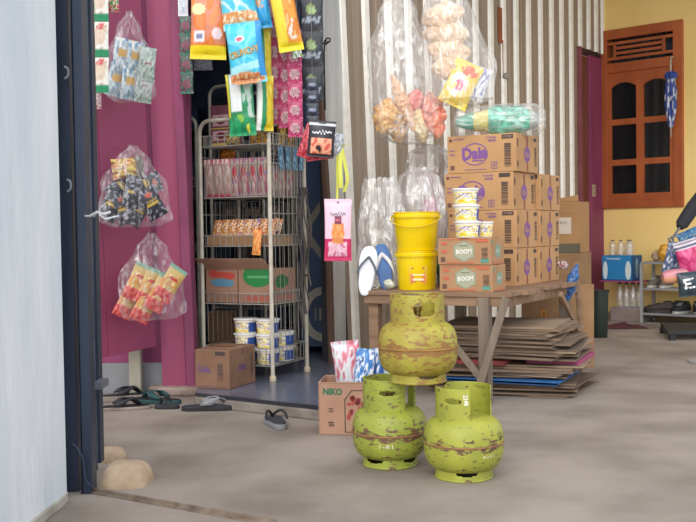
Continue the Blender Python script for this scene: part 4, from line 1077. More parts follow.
for i, (x, y, tl, pf) in enumerate(((112, 205, 0.5, bg), (124, 208, -0.3, bg), (138, 210, 0.6, bg), (152, 203, -0.5, bg), (146, 186, 1.2, bg), (122, 187, 0.9, bg), (134, 192, 0.2, bg), (128, 168, 1.45, bg2))):
    lab = ['leftmost','second from left','lower middle','rightmost','upper right','upper left','central','gold-topped uppermost'][i] + ' snack packet in the black-and-gold bag on the magenta door'
    packet('snack_packet', lab, 'packet', P(x, y, Y2+0.014*(i%3)-0.01), 0.095, 0.15, 0.03, pf, (0, tl, pyaw), 'black and gold packets in the door bag', seed=90+i, nx=18, nz=24)
Y3 = 4.70
door_bag('clear bag of red and yellow snack packets hung lowest on the magenta door', 153, 319, 233, 68, Y3, 73, pyaw)
ry = paint('#c4aa68', ('r',0,0,1,0.30,'#b8343c'), ('n',0,0.3,1,0.75,7,0,[None,None,'#c8823c','#e8d89c']), ('n',0,0,1,0.3,8,0,[None,'#d86a60']), ('r',0.25,0.62,0.75,0.70,'#b83038'), ('r',0,0.9,1,1,'#7aa08c'))
for i, (x, y, tl) in enumerate(((138, 282, 0.45), (150, 287, 0.42), (160, 293, 0.5), (129, 300, 0.5), (146, 304, 0.5), (170, 284, 0.6))):
    lab = ['upper left','upper middle','upper right','lower left','lower middle','rightmost tilted'][i] + ' red and yellow snack packet in the lowest door bag'
    packet('snack_packet', lab, 'packet', P(x, y, Y3+0.012*(i%2)), 0.095, 0.18, 0.03, ry, (0, tl, pyaw), 'red and yellow packets in the lowest door bag', seed=100+i, nx=18, nz=24)
# each door bag hangs from a nail
for (px_, py_, Y_, lab) in ((131, 14, Y1, 'upper'), (118, 148, Y2, 'middle'), (155, 234, Y3, 'lower')):
    a = P(px_, py_, Y_); m2 = MB(); m2.tube([a, a+(a-Vector((0,0,CH))).normalized()*0.05, a+(a-Vector((0,0,CH))).normalized()*0.28], 0.002, 6)
    tag(m2.build('nail', MATS['dark_iron']), 'small nail in the magenta door holding the %s snack bag' % lab, 'nail')

# ------------------------------------------------------------------ sachet strips
def strip(label, px_, py0, py1, wpx, Y, n, colfn, tilt=0.0, yaw=0.0, grp=None, d=0.012):
    k = Y/1000; top = P(px_, py0, Y); h_ = (py1-py0)*k/n; w_ = wpx*k
    t = thing('sachet_strip', label, 'sachets', top, (0, tilt, yaw), grp)
    mb, dep = pillow_mb(w_, h_*0.985, d, colfn, 16, 16, 5, flat=0.05)
    first = mb.build('sachet', colmat(0.35), t, smooth=True, recalc=False); first.location = (0,0,-h_/2)
    for i in range(1, n):
        c_ = first.copy(); C.objects.link(c_); c_.parent = t; c_.location = (0,0,-h_*(i+0.5))
    return t
gw = paint('#e6e4dc', ('r',0,0,1,0.22,'#1f8a5c'), ('e',0.5,0.6,0.35,0.28,'#d8c4b0'), ('r',0.1,0.3,0.3,0.55,'#3f9a70'), ('e',0.62,0.86,0.28,0.1,'#c4565c'), ('n',0,0.25,1,0.9,8,0,[None,None,None,'#c9b49c']))
strip('strip of green and white sachets hanging beside the dark gate post', 99, -50, 91, 19, 4.35, 4, gw, 0.02, grp=None)
packet('snack_packet', 'small red flowered packet beside the green and white sachets', 'packet', P(112, 4, 4.4), 0.06, 0.07, 0.02, paint('#c83c44', ('n',0,0,1,1,6,0,[None,'#e8cfc0','#3f9a50',None])), seed=111)
packet('snack_packet', 'small pale packet hanging just below the green and white sachets', 'packet', P(98, 101, 4.4), 0.03, 0.07, 0.02, paint('#b88a94', ('n',0,0,1,1,6,0,[None,'#d8c8c4','#8f4a5c'])), seed=112)
dk = paint('#2c3438', ('n',0,0,1,1,6,0,[None,'#4c7a68',None,'#8a4058']), ('e',0.5,0.5,0.32,0.25,'#7d4a58'), ('r',0,0,1,0.08,'#4f8a78'))
strip('narrow strip of dark green sachets beside the magenta corner board', 185.5, 16, 93, 13, 4.98, 4, dk)
packet('price_card', 'white printed card above the dark green sachets', 'card', P(183, 7, 4.98), 0.05, 0.09, 0.004, paint('#dfe0e4', ('n',0.1,0.1,0.9,0.9,12,0,[None,'#9ab0c4',None])), seed=113)
pkc = paint('#b83668', ('e',0.5,0.5,0.38,0.3,'#c9a0a4'), ('e',0.5,0.52,0.28,0.18,'#a88488'), ('r',0,0,1,0.08,'#d85a86'), ('n',0,0,1,1,9,0,[None,None,'#8f2c54']))
sg = 'strips of pink sachets in the doorway'
strip('leftmost strip of pink sachets hanging in the doorway', 274, -40, 122, 15, 5.12, 8, pkc, 0.02, grp=sg)
strip('middle strip of pink sachets hanging in the doorway', 286, -40, 126, 15, 5.08, 8, pkc, 0.015, grp=sg)
strip('shorter rightmost strip of pink sachets, hanging in front', 294, 30, 136, 15, 5.02, 6, pkc, 0.0, grp=sg)
bkc = paint('#161e2c', ('e',0.45,0.62,0.2,0.14,'#7f9a58'), ('e',0.55,0.56,0.16,0.10,'#9ab87a'), ('n',0.1,0.25,0.9,0.42,14,0,[None,'#9aa6b4',None]), ('r',0,0,1,0.03,'#0f141f'))
t = strip('wide strip of navy sachets with green leaf print by the door jamb', 311, -40, 100, 24, 5.15, 4, bkc, 0.01)
strip('narrow strip of black and white sachets above the black snack packet', 312, 78, 128, 13, 5.05, 4, paint('#1b1e2c', ('r',0.2,0.35,0.8,0.6,'#8a92a8'), ('n',0,0,1,1,8,0,[None,None,'#3d4a60'])), 0.0)
# rail they hang from
rl = MB(); rl.tube([(-0.86,5.0,2.16),(0.02,5.16,2.16)], 0.012, 8); 
for x_, y_ in ((-0.84,5.01),(0.0,5.155)): rl.tube([(x_,y_,2.16),(x_,y_,2.74)], 0.008, 6)
tag(rl.build('hanging_rail', mat('steel_rail','#77777a','#66666a',rough=0.4,metal=0.7)), 'steel rail above the shop doorway from which the snacks hang', 'rail')

# ------------------------------------------------------------------ big snack packets in the doorway
Yp = 4.95; k = Yp/1000
org = paint('#e07a34', ('n',0,0.2,1,1,4,0,['#e88a48',None,'#d88a70','#e89058']), ('r',0,0,1,0.17,'#f2d81c'), ('r',0.1,0.22,0.4,0.34,'#e8e6e8'), ('r',0.16,0.25,0.34,0.31,'#7f86b0'), ('e',0.75,0.32,0.16,0.07,'#f0d8dc'), ('e',0.22,0.62,0.2,0.07,'#f4e4a8'), ('e',0.3,0.95,0.25,0.07,'#6a9a3c'), ('e',0.5,0.93,0.12,0.05,'#f2f0e0'))
packet('chips_bag', 'orange chips bag with bright yellow bottom seam hanging in the doorway', 'snack bag', P(208.5, 20, Yp), 36*k, 78*k, 0.07, org, (0, 0.03, 0.1), seed=120, nx=34, nz=50)
cy = lambda extra=(): paint('#43bfe0', ('n',0,0,1,1,3.5,0,['#35b4de',None,'#6fd4ea','#3fc4e4']), ('e',0.42,0.08,0.5,0.10,'#d89a6a'), ('n',0.05,0.03,0.95,0.17,12,0,['#e8c094','#c8703c',None]), ('d',0.20,0.1,0.12,'#a8e8f0'), ('e',0.38,0.72,0.14,0.05,'#e8d8dc'), ('e',0.38,0.72,0.10,0.03,'#d85a70'), ('r',0.85,0.1,1,1,'#2a8fd0'))
pr = Print(); pr.text('CRUNCHY', -0.005, -0.0, 0.15, 0.035, '#5d5a50', rot=0.18, bold=0.05); pr.text('CRUNCHY', -0.005, 0.0, 0.148, 0.031, '#d8b058', rot=0.18, bold=0.02)
packet('chips_bag', 'cyan snack bag lettered CRUNCHY, front bag of the hanging column', 'snack bag', P(246, 53, Yp-0.06), 36*k, 60*k, 0.07, cy(), (0, -0.10, -0.05), seed=121, pr=pr, nx=34, nz=46)
top_c = paint('#43bfe0', ('n',0,0,1,1,3.5,0,['#35b4de',None,'#c8ecf2','#58cce8']), ('e',0.5,0.2,0.6,0.12,'#f0e4c8'), ('n',0,0.12,1,0.3,12,0,['#e8c094','#d8904c',None]))
packet('chips_bag', 'cyan snack bag with a cream band, above the one lettered CRUNCHY', 'snack bag', P(238, 2, Yp-0.02), 36*k, 54*k, 0.07, top_c, (0, -0.12, 0.0), seed=122, nx=30, nz=40)
packet('chips_bag', 'small bright blue snack bag to the right of the cyan bags', 'snack bag', P(261, 4, Yp+0.02), 17*k, 48*k, 0.05, paint('#2a9ade', ('e',0.4,0.55,0.3,0.16,'#d8a87c'), ('n',0,0,1,1,5,0,[None,'#3fb4ec',None])), (0, -0.12, 0.1), seed=123)
gr = paint('#15824f', ('r',0.12,0.40,0.55,1,'#dfe6e4'), ('r',0,0.3,0.10,1,'#e0d43a'), ('e',0.45,0.28,0.14,0.07,'#8ac04c'), ('e',0.8,0.12,0.14,0.08,'#d8d43c'), ('n',0,0,1,0.3,6,0,[None,'#1f9a60']), ('n',0.6,0.3,1,1,7,0,[None,'#3f9a70','#b8ccc0']))
packet('chips_bag', 'green and white snack bag with yellow edge beneath the cyan bag', 'snack bag', P(241, 105, Yp+0.02), 27*k, 62*k, 0.06, gr, (0, -0.06, 0.0), seed=124, nx=28, nz=40)
yg = paint('#e4cf2a', ('r',0,0,0.26,1,'#e8eae4'), ('r',0.26,0,0.52,1,'#1f8a54'), ('n',0.5,0,1,1,6,0,[None,'#d8bc20','#f0e060']))
packet('chips_bag', 'narrow yellow, green and white snack bag left of the pink sachets', 'snack bag', P(265, 103, Yp+0.06), 19*k, 56*k, 0.05, yg, (0, 0.02, 0.5), seed=125)
packet('chips_bag', 'narrow yellow snack bag edge between the cyan bag and the pink sachets', 'snack bag', P(265, 55, Yp+0.09), 14*k, 56*k, 0.04, paint('#dccb30', ('r',0,0,0.4,1,'#2f8a4c'), ('n',0.4,0,1,1,6,0,[None,'#c8b428','#ecdc5c'])), (0, 0.0, 0.4), seed=126)
yo = paint('#e89a3c', ('r',0.0,0,0.42,0.75,'#ecd23c'), ('r',0,0.78,0.5,1,'#6a9c3c'), ('e',0.66,0.28,0.22,0.14,'#ecdccc'), ('n',0.4,0.2,1,1,5,0,[None,'#d88434','#f0b46c']), ('r',0,0,1,0.10,'#f0d81c'))
packet('chips_bag', 'orange and yellow snack bag hanging top right in the doorway', 'snack bag', P(285, 14, Yp-0.02), 25*k, 74*k, 0.07, yo, (0, -0.17, 0.15), seed=127, nx=28, nz=44)
packet('small_packet', 'small white and green packet at the tip of the orange-yellow bag', 'packet', P(296, 49, Yp), 0.05, 0.085, 0.02, paint('#dfe0e0', ('n',0,0,1,1,6,0,[None,'#9aa8a4','#7aa04c'])), (0,-0.2,0), seed=128)
packet('price_card', 'dim printed card under the orange chips bag', 'card', P(203, 63, 5.15), 0.10, 0.075, 0.004, paint('#6f7480', ('n',0.1,0.1,0.9,0.9,9,0,[None,'#8a8f9c','#5a5f6c'])), seed=129)
# black snack packet group at the jamb
rp = paint('#c02c40', ('n',0,0,1,1,6,0,[None,'#e06070','#8f2030',None]))
packet('snack_packet', 'red snack packet showing at the left behind the black one on the door jamb', 'packet', P(310, 142, 5.0), 0.09, 0.17, 0.03, rp, (0, 0.35, 0.1), seed=130)
packet('snack_packet', 'red snack packet sticking out below the black one on the door jamb', 'packet', P(319, 149, 4.98), 0.14, 0.11, 0.04, rp, (0, -0.1, 0), seed=131)
packet('snack_packet', 'silver packet sticking out at the right behind the black one', 'packet', P(336, 145, 4.98), 0.07, 0.12, 0.03, paint('#b8bcc2', ('n',0,0,1,1,6,0,[None,'#8f949c','#e0e2e6'])), (0,0.2,0.1), seed=132)
bp_ = paint('#211f28', ('n',0.1,0.08,0.9,0.5,5,0,[None,'#e08a6c','#f0b090','#d8604c']), ('r',0.0,0.86,1,0.93,'#c8ccd0'), ('e',0.5,0.97,0.3,0.05,'#2c2a34'))
pr = Print(); pr.scrawl(0.0, 0.03, 0.095, 0.03, '#e8e6ea', 6, 0.28, rot=0.1, seed=3)
packet('snack_packet', 'black snack packet with orange chips print pinned on the door jamb', 'packet', P(321.5, 139, 4.92), 27*k, 36*k, 0.045, bp_, (0, 0.09, 0.05), seed=133, pr=pr, nx=34, nz=40)
# yellow ribbon
m2 = MB()
def ribbon(pts, w):
    vs = []
    for p_ in pts: vs += [p_+Vector((-w/2,0,0)), p_+Vector((w/2,0.004,0))]
    m2.add(vs, [(2*i, 2*i+2, 2*i+3, 2*i+1) for i in range(len(pts)-1)])
ribbon([P(338,148,4.98),P(337,165,4.97),P(337.5,185,4.97),P(337,201,4.97)], 0.011)
ribbon([P(341,148,4.98),P(340,165,4.96),P(341,188,4.96)], 0.02); ribbon([P(342,148,4.98),P(345,165,4.98),P(348,180,4.98),P(344,192,4.98)], 0.016)
ribbon([P(339,149,4.98),P(345,144.5,4.98),P(352,145,4.98)], 0.01)
tag(m2.build('yellow_ribbon', mat('yellow_ribbon','#d8da5c','#c4c64c',rough=0.5), solid=0.001), 'yellow plastic ribbon knotted on the door jamb above the pink pouch', 'ribbon')
m2 = MB(); m2.tube([P(308,134,5.02), P(322,127,4.97), P(338,147,4.99), P(340,146,5.2), Vector((-0.075, 5.70, P(340,140,5.6).z))], 0.002, 6)
tag(m2.build('support_wire', MATS['dark_iron']), 'thin wire from the door jamb carrying the black snack packet and the yellow ribbon', 'wire')
# pink pouch
k = 4.95/1000
pch = paint('#eec6d8', ('r',0,0,1,0.36,'#c4205c'), ('r',0.14,0.07,0.84,0.30,'#e0a0b8'), ('n',0.14,0.07,0.84,0.30,10,0,[None,'#ecc4d0','#cf7a9a']), ('e',0.5,0.45,0.24,0.17,'#e8944c'), ('n',0.28,0.28,0.72,0.60,9,0,[None,'#f0a860',None,'#d87c38']), ('r',0.36,0.60,0.62,0.72,'#7a2c44'), ('r',0.4,0.64,0.58,0.68,'#c85a78'), ('e',0.5,0.94,0.06,0.012,'#6a4a58'), ('r',0.3,0.3,0.7,0.37,'#d8884c'))
pr = Print(); pr.scrawl(0, 0.078, 0.075, 0.03, '#8a8f98', 6, 0.4, rot=0.06, seed=2)
packet('snack_pouch', 'pink and magenta snack pouch with orange fries print on the pale door corner', 'pouch', P(338, 230, 4.95), 27.5*k, 62*k, 0.03, pch, (0, 0.015, 0.0), seed=140, nx=34, nz=60, pr=pr)
# wire hook on the corner sheet
m2 = MB(); Yh = 5.6; a = P(325, 42, Yh)
m2.tube([P(316,47,Yh-0.05),P(321,43,Yh-0.06),P(326,44,Yh-0.07),P(330,41,Yh-0.08),P(330,38.5,Yh-0.08),P(327,38,Yh-0.07),P(325,41,Yh-0.06),P(324,52,Yh-0.05),P(325,110,Yh-0.05)], 0.005, 6)
m2.tube([P(325,41,Yh-0.06), P(328,42,Yh+0.22)], 0.005, 6)
tag(m2.build('wire_hook', MATS['dark_iron']), 'bent iron wire hook on the pale sheet at the door corner', 'hook')

def string_up(o, top, to):
    inv = o.matrix_basis.inverted(); m_ = MB(); m_.tube([inv @ Vector(top), inv @ Vector(to)], 0.0012, 5)
    m_.build('hanging_string', mat('thin_string','#8f8a84','#7d7872',rough=0.8), o)
for o in list(C.objects):
    if o.parent is None and o.get('category') in ('snack bag', 'sachets', 'card') or (o.parent is None and o.name.startswith('small_packet')):
        L_ = o.matrix_basis.translation
        if L_.y < 4.6:
            string_up(o, L_+Vector((0,0,0.02)), (L_.x+0.02, 4.64, 2.5))
        else:
            string_up(o, L_+Vector((0,0.03,0.0)), (L_.x, 5.0+(L_.x+0.86)*0.18, 2.16))
for o in list(C.objects):
    if o.parent is None and str(o.get('label','')).find('beside the green and white') >= 0 or str(o.get('label','')).find('below the green and white') >= 0:
        L_ = o.matrix_basis.translation; string_up(o, L_, (L_.x+0.01, 4.64, 2.5))
# ------------------------------------------------------------------ wire racks
cream = mat('cream_tube', '#c9c3b4', '#b5afa0', rough=0.4, metal=0.1, scale=20); wirem = mat('thin_wire', '#b4b2ac', '#9c9a94', rough=0.4, metal=0.4)
def wire_rack(label, C0, Lp, Rp, shelves, ztop, pole_r=0.011, basket_h=0.05, zf=TZ, fine=0.035, hoop=True, grid=False):
    """C0 near corner, Lp, Rp: neighbours; fourth = Lp+Rp-C0"""
    t = thing('wire_rack', label, 'rack', (C0.x, C0.y, zf))
    o_ = Vector((C0.x, C0.y, 0)); a = Vector((Lp.x,Lp.y,0))-o_; b = Vector((Rp.x,Rp.y,0))-o_
    cor = [Vector((0,0,0)), a, a+b, b]
    for c_ in cor:
        m2 = MB(); m2.tube([c_, c_+Vector((0,0,ztop-zf-(0.05 if hoop else 0)))], pole_r, 8); m2.build('pole', cream, t, smooth=True)
        m2 = MB(); m2.lathe([(0,0),(pole_r*1.6,0),(pole_r*1.6,0.02),(pole_r*1.1,0.028)], 12, M=Matrix.Translation(c_)); m2.build('foot_cap', mat('pale_cap','#c4b89c','#b0a48a',rough=0.6), t, smooth=True)
    if hoop:
        for p_, q_ in ((0,1),(3,2)):
            m2 = MB(); A_, B_ = cor[p_], cor[q_]; zt_ = ztop-zf; d_ = (B_-A_).normalized(); r_ = 0.06
            pts = [A_+Vector((0,0,zt_-0.05))] + [A_+d_*(r_-r_*math.cos(x))+Vector((0,0,zt_-0.05+r_*math.sin(x))) for x in (0.3,0.6,0.9,1.2,PI/2)]
            pts += [B_-d_*(r_-r_*math.cos(x))+Vector((0,0,zt_-0.05+r_*math.sin(x))) for x in (PI/2,1.2,0.9,0.6,0.3)] + [B_+Vector((0,0,zt_-0.05))]
            m2.tube(pts, pole_r, 8); m2.build('top_hoop', cream, t, smooth=True)
    for (zs_, bh) in shelves:
        m2 = MB(); z_ = zs_-zf; r_ = 0.0022
        ring = cor
        for zz_ in (z_, z_+bh):
            for i in range(4): m2.tube([ring[i]+Vector((0,0,zz_)), ring[(i+1)%4]+Vector((0,0,zz_))], 0.003, 5)
        for i in range(4):
            P0, P1 = ring[i], ring[(i+1)%4]; L_ = (P1-P0).length; n = max(2, int(L_/fine))
            for j in range(1, n): q_ = P0+(P1-P0)*j/n; m2.tube([q_+Vector((0,0,z_)), q_+Vector((0,0,z_+bh))], r_, 4)
        n = int(a.length/fine)
        for j in range(1, n): q_ = a*j/n; m2.tube([q_+Vector((0,0,z_)), q_+b+Vector((0,0,z_))], r_, 4)
        for j in range(1, 4): q_ = b*j/4; m2.tube([q_+Vector((0,0,z_)), q_+a+Vector((0,0,z_))], r_, 4)
        m2.build('basket', wirem, t)
    if grid:
        for P0, P1 in ((cor[0], cor[3]), (cor[3], cor[2]), (cor[1], cor[2])):
            m2 = MB(); n = max(3, int((P1-P0).length/0.042)); zt_ = ztop-zf-0.06
            for j in range(1, n): q_ = P0+(P1-P0)*j/n; m2.tube([q_+Vector((0,0,0.18)), q_+Vector((0,0,zt_))], 0.0018, 4)
            for zz_ in (0.45, 0.85, 1.15): m2.tube([P0+Vector((0,0,zz_)), P1+Vector((0,0,zz_))], 0.0025, 4)
            m2.build('side_grid', wirem, t)
    return t
RC = G(273, 381, TZ); RL = Vector((-0.765, 5.24, 0)); RR = P(306, 300, 5.38)
RC = Vector((RC.x, RC.y, 0)); 
def rz(px, py, Y): return P(px, py, Y).z
z5 = rz(270, 305, 5.04); z4 = rz(270, 246, 5.04); z3 = rz(270, 196, 5.04); z2 = rz(268, 143, 5.04); z6 = rz(273, 367, 5.04); ztp = rz(268, 118, 5.04)
print('rack', RC, RR, z2, z3, z4, z5, z6, ztp)
wire_rack('cream wire display rack in the shop doorway stacked with snacks and tubs', RC, RL, RR, [(z6,0.09),(z5,0.055),(z4,0.055),(z3,0.17),(z2,0.055)], ztp, grid=True)
ra = RL-RC; rb = Vector((RR.x,RR.y,0))-RC; ran = math.atan2(-ra.y, -ra.x)
def RK(u, v, z): 
    p_ = RC + ra*u + rb*v; return Vector((p_.x, p_.y, z))
def rack_items(name, cat, fn, spec): pass
# shelf 1 (top basket)
o = RK(0.93, 0.35, z2+0.004)
c_ = carton('brown_pink_box', 'tall pink and brown box at the left of the top basket', RK(0.98,0.25,z2+0.004), 0.13, 0.1, 0.22, ran, mat('mauve_card','#8a5560','#744652',rough=0.6), tape=False,
    front=lambda p_, w, h: (p_.rect(0,0.03,0.10,0.06,'#cfa8b0'), p_.rect(0.0,-0.05,0.10,0.05,'#d8b4b8'), p_.ell(0,0.03,0.03,0.02,'#6d2c3c'), p_.ell(0,-0.05,0.03,0.018,'#7d2c3c'), p_.rect(0,-0.095,0.12,0.012,'#d8c060'), p_.rect(0,-0.012,0.12,0.006,'#d8c060')))
for i, (u, v, w_, h_, c1_, lab) in enumerate(((0.14,0.12,0.055,0.12,'#d8941c','orange-yellow packet directly beside the front pole on the top basket'),(0.30,0.2,0.05,0.11,'#c8801c','amber packet beneath the yellow snack bag on the top basket'),(0.05,0.45,0.06,0.13,'#cf9a24','yellow-brown packet at the right side of the top basket'),(0.05,0.72,0.06,0.13,'#b8701c','brown-orange packet furthest right on the top basket'),(0.62,0.2,0.09,0.07,'#7a8a8c','grey packet lying low at the middle of the top basket'))):
    packet('snack_packet', lab, 'packet', RK(u, v, z2+0.008+h_/2), w_, h_, 0.04, paint(c1_, ('n',0,0,1,1,7,0,[None,'#6b4a20','#e8c45c',None])), (0,0.0,ran if i<2 or i==4 else ran+1.6), None, seed=150+i)
# shelf 2
g_ = 'pink and white snack packets on the second rack shelf'
pw = paint('#b39890', ('n',0,0,1,1,4,0,['#a08478',None,'#c0aca4','#a8847c']), ('r',0,0,1,0.07,'#b83c50'), ('n',0,0.8,1,1,8,0,['#b04058',None,'#e0c8c4']))
pw2 = paint('#a05464', ('n',0,0,1,1,4,0,['#b89090',None,'#80708c','#b09a78','#c0aaa6']), ('e',0.5,0.65,0.24,0.14,'#a83a44'))
pos = [0.93,0.80,0.67,0.54,0.41,0.28,0.15]
for i, u in enumerate(pos):
    lab = ['leftmost','second','third','fourth','fifth','sixth','seventh'][i] + ' packet from the left along the front of the second rack shelf'
    packet('snack_packet', lab, 'packet', RK(u, 0.12, z3+0.105), 0.064 if i<3 else 0.06, 0.195, 0.035, pw if i < 3 else pw2, (0.1,0.0,ran+0.1), g_, seed=160+i, nx=18, nz=26)
for i, v in enumerate((0.35,0.58,0.8)):
    packet('snack_packet', ['nearest','middle','furthest'][i] + ' reddish packet along the right side of the second rack shelf', 'packet', RK(0.12, v, z3+0.085), 0.07, 0.15, 0.035, pw2, (0.05,0,ran+1.57), g_, seed=170+i, nx=18, nz=22)
for i, v in enumerate((0.3,0.5,0.7,0.9)):
    packet('blue_sachet', ['nearest','second','third','furthest'][i] + ' light blue sachet clipped on the right side of the second shelf', 'sachet', RK(-0.02, v, z3+0.20), 0.05, 0.12, 0.012, paint('#4f86a8', ('n',0,0,1,1,6,0,[None,'#3a6c8c','#86aec4'])), (0,0.1*(i-1.5),ran+1.57), 'light blue sachets on the rack', seed=175+i, nx=14, nz=18)
lumpy('orange_pack', 'orange pack standing behind the pink packets at the left of the rack', 'packet', RK(0.90,0.55,z3+0.24), 0.085, 0.09, 0.06, ['#b86a20','#cf8028','#985414'], (0,0,0), seed=180, amp=0.08)
# its support: a carton behind the packets
carton('plain_carton', 'plain dull carton behind the pink packets on the second rack shelf', RK(0.97,0.48,z3+0.004), 0.26, 0.1, 0.19, ran, kraft2, tape=False)
# shelf 3: small colourful packets in a tray
tr_ = thing('card_tray', 'shallow brown cardboard tray on the third rack shelf', 'tray', RK(0.97,0.08,z4+0.004), (0,0,ran))
m2 = MB(); m2.box(0,0.40,0,0.004,0,0.052); m2.box(0,0.40,0.2,0.204,0,0.052); m2.box(0,0.004,0.004,0.2,0,0.052); m2.box(0.396,0.40,0.004,0.2,0,0.052); m2.box(0.004,0.396,0.004,0.2,0,0.004); m2.build('tray_body', kraft2, tr_)
cols = ['#b8503c','#c99a3c','#b06a34','#8a3c58','#c8a890','#7a5a98','#c0482c','#d07030']
lp = ['leftmost','second','third','fourth','fifth','sixth','seventh','eighth']
for i in range(8):
    q_ = paint(cols[i], ('n',0,0,1,1,6,0,[None,'#e0c8a8','#7d3040','#d8a040',None]))
    packet('small_snack_packet', lp[i] + ' small colourful packet from the left in the tray on the third shelf', 'packet', tr_.matrix_basis @ Vector((0.035+i*0.047, 0.05, 0.075)), 0.055, 0.12, 0.03, q_, (-0.25, 0.12*math.sin(i*2.3), ran), 'small packets in the shelf tray', seed=190+i, nx=16, nz=20)
for i in range(6):
    packet('small_snack_packet', lp[i] + ' small packet from the left in the rear row of the tray', 'packet', tr_.matrix_basis @ Vector((0.05+i*0.06, 0.13, 0.078)), 0.055, 0.12, 0.03, paint(cols[7-i], ('n',0,0,1,1,6,0,[None,'#e0c8a8','#403040'])), (-0.2, 0.15*math.sin(i*1.7), ran), 'small packets in the rear of the shelf tray', seed=200+i, nx=12, nz=14)
packet('snack_packet', 'orange packet hanging over the front pole side of the third shelf', 'packet', RK(0.16,-0.06,z4+0.02), 0.05, 0.13, 0.02, paint('#d8803c', ('n',0,0,1,1,6,0,[None,'#e8a860'])), (0,0.1,ran), seed=210)
# shelf 4 : open cartons
def flap_carton(label, loc, w, d, h, col):
    t = carton('display_carton', label, loc, w, d, h, ran, col, tape=False, front=None)
    m2 = MB(); m2.add([(0,-0.004,h),(w,-0.004,h),(w+0.015,-0.055,h-0.035+0.04),(-0.03,-0.055,h+0.005)], [(0,1,2,3)]); m2.v[2].z = h-0.0; m2.v[3].z = h-0.0
    m2 = MB(); m2.add([(0,-0.002,h+0.002),(w,-0.002,h+0.002),(w-0.02,0.07,h+0.065),(-0.045,0.05,h+0.06)], [(0,1,2,3)])
    m2 = MB(); m2.add([(0.0,-0.003,h),(w,-0.003,h),(w-0.03,-0.05,h+0.055),(-0.035,-0.05,h+0.055)], [(0,1,2,3)]); m2.build('lid_flap', col, t, solid=0.003)
    return t
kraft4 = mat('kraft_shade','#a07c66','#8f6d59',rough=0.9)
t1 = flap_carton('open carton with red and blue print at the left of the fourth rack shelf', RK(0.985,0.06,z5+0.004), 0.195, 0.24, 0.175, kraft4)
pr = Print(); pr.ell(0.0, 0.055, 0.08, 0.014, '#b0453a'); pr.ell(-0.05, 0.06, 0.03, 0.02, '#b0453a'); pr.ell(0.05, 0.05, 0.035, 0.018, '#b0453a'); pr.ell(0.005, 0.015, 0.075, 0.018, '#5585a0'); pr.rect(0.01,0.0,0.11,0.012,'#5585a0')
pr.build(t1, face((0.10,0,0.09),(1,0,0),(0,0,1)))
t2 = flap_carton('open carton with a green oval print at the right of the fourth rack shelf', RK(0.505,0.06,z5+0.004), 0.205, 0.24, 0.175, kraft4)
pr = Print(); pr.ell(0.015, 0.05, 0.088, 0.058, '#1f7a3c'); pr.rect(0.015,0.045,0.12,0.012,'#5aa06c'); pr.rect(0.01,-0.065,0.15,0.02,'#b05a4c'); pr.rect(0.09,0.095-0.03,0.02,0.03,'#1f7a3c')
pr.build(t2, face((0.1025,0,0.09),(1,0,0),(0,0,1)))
pr = Print(); pr.ell(-0.03, 0.02, 0.07, 0.035, '#24683c'); pr.rect(0,-0.065,0.2,0.02,'#a0584c'); pr.build(t2, face((0.205,0.12,0.09),(0,1,0),(0,0,1)))
# shelf 5: tubs
def stub(label, loc, rz_, rowg):
    return dup(tb0, loc, (0,0,rz_), label, rowg)
sub = 'yellow-labelled tubs on the lowest rack basket'
zz_ = z6+0.004
for (u, n, lab) in ((0.44, 2, 'left column'), (0.10, 3, 'front-pole column')):
    pass
cols_ = [(0.48, 0.20, 3, 'left'), (0.165, 0.20, 3, 'middle')]
for (u, v, n, nm) in cols_:
    for j in range(n):
        stub('%s yellow tub in the %s stack on the lowest rack basket' % (['bottom','middle','top'][j], nm), RK(u, v, zz_-0.03+0.078*j) if False else RK(u, v, zz_+0.078*j), -0.6+0.1*j, sub)
for j in range(2): stub('%s yellow tub in the right-hand stack on the lowest rack basket' % ['bottom','top'][j], RK(0.16, 0.62, zz_+0.078*j), -0.55+0.1*j, sub)

# cartons on the tiled floor
c = G(186, 385, TZ)
def purp_front(p_, w, h): p_.text('Daia',-0.045,0.0,0.07,0.035,'#6a4a72',bold=0.05); p_.bars(w/2-0.05,-0.01,0.03,0.09,'#4d3d3a',10,vert=True); p_.rect(w/2-0.05,h/2-0.018,0.055,0.018,'#3d3334'); p_.rect(0,-h/2+0.01,w*.9,0.003,'#6a4a52')
def purp_side(p_, d, h): p_.text('Daia',0,0,0.08,0.035,'#6a4a72',bold=0.05); p_.rect(0,h/2-0.02,0.016,0.03,'#6a4a52'); p_.rect(d/2-0.04,0,0.02,0.1,'#5d4a48')
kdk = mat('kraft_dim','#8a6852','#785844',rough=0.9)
fc = G(225, 389, TZ)
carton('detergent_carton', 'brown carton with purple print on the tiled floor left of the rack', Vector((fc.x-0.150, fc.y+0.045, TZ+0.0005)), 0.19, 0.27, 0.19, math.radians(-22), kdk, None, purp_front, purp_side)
for i, (px_, Y_, w_, h_) in enumerate(((208, 5.95, 0.15, 0.15), (207, 5.95, 0.15, 0.13))):
    b_ = P(px_, 300, Y_)
    carton('small_carton', ['small brown carton on the tiled floor behind the rack', 'small brown carton stacked on another behind the rack'][i], (b_.x, Y_, TZ+0.0005+i*0.152), w_, 0.15, h_, -0.1, kraft2, tape=False)
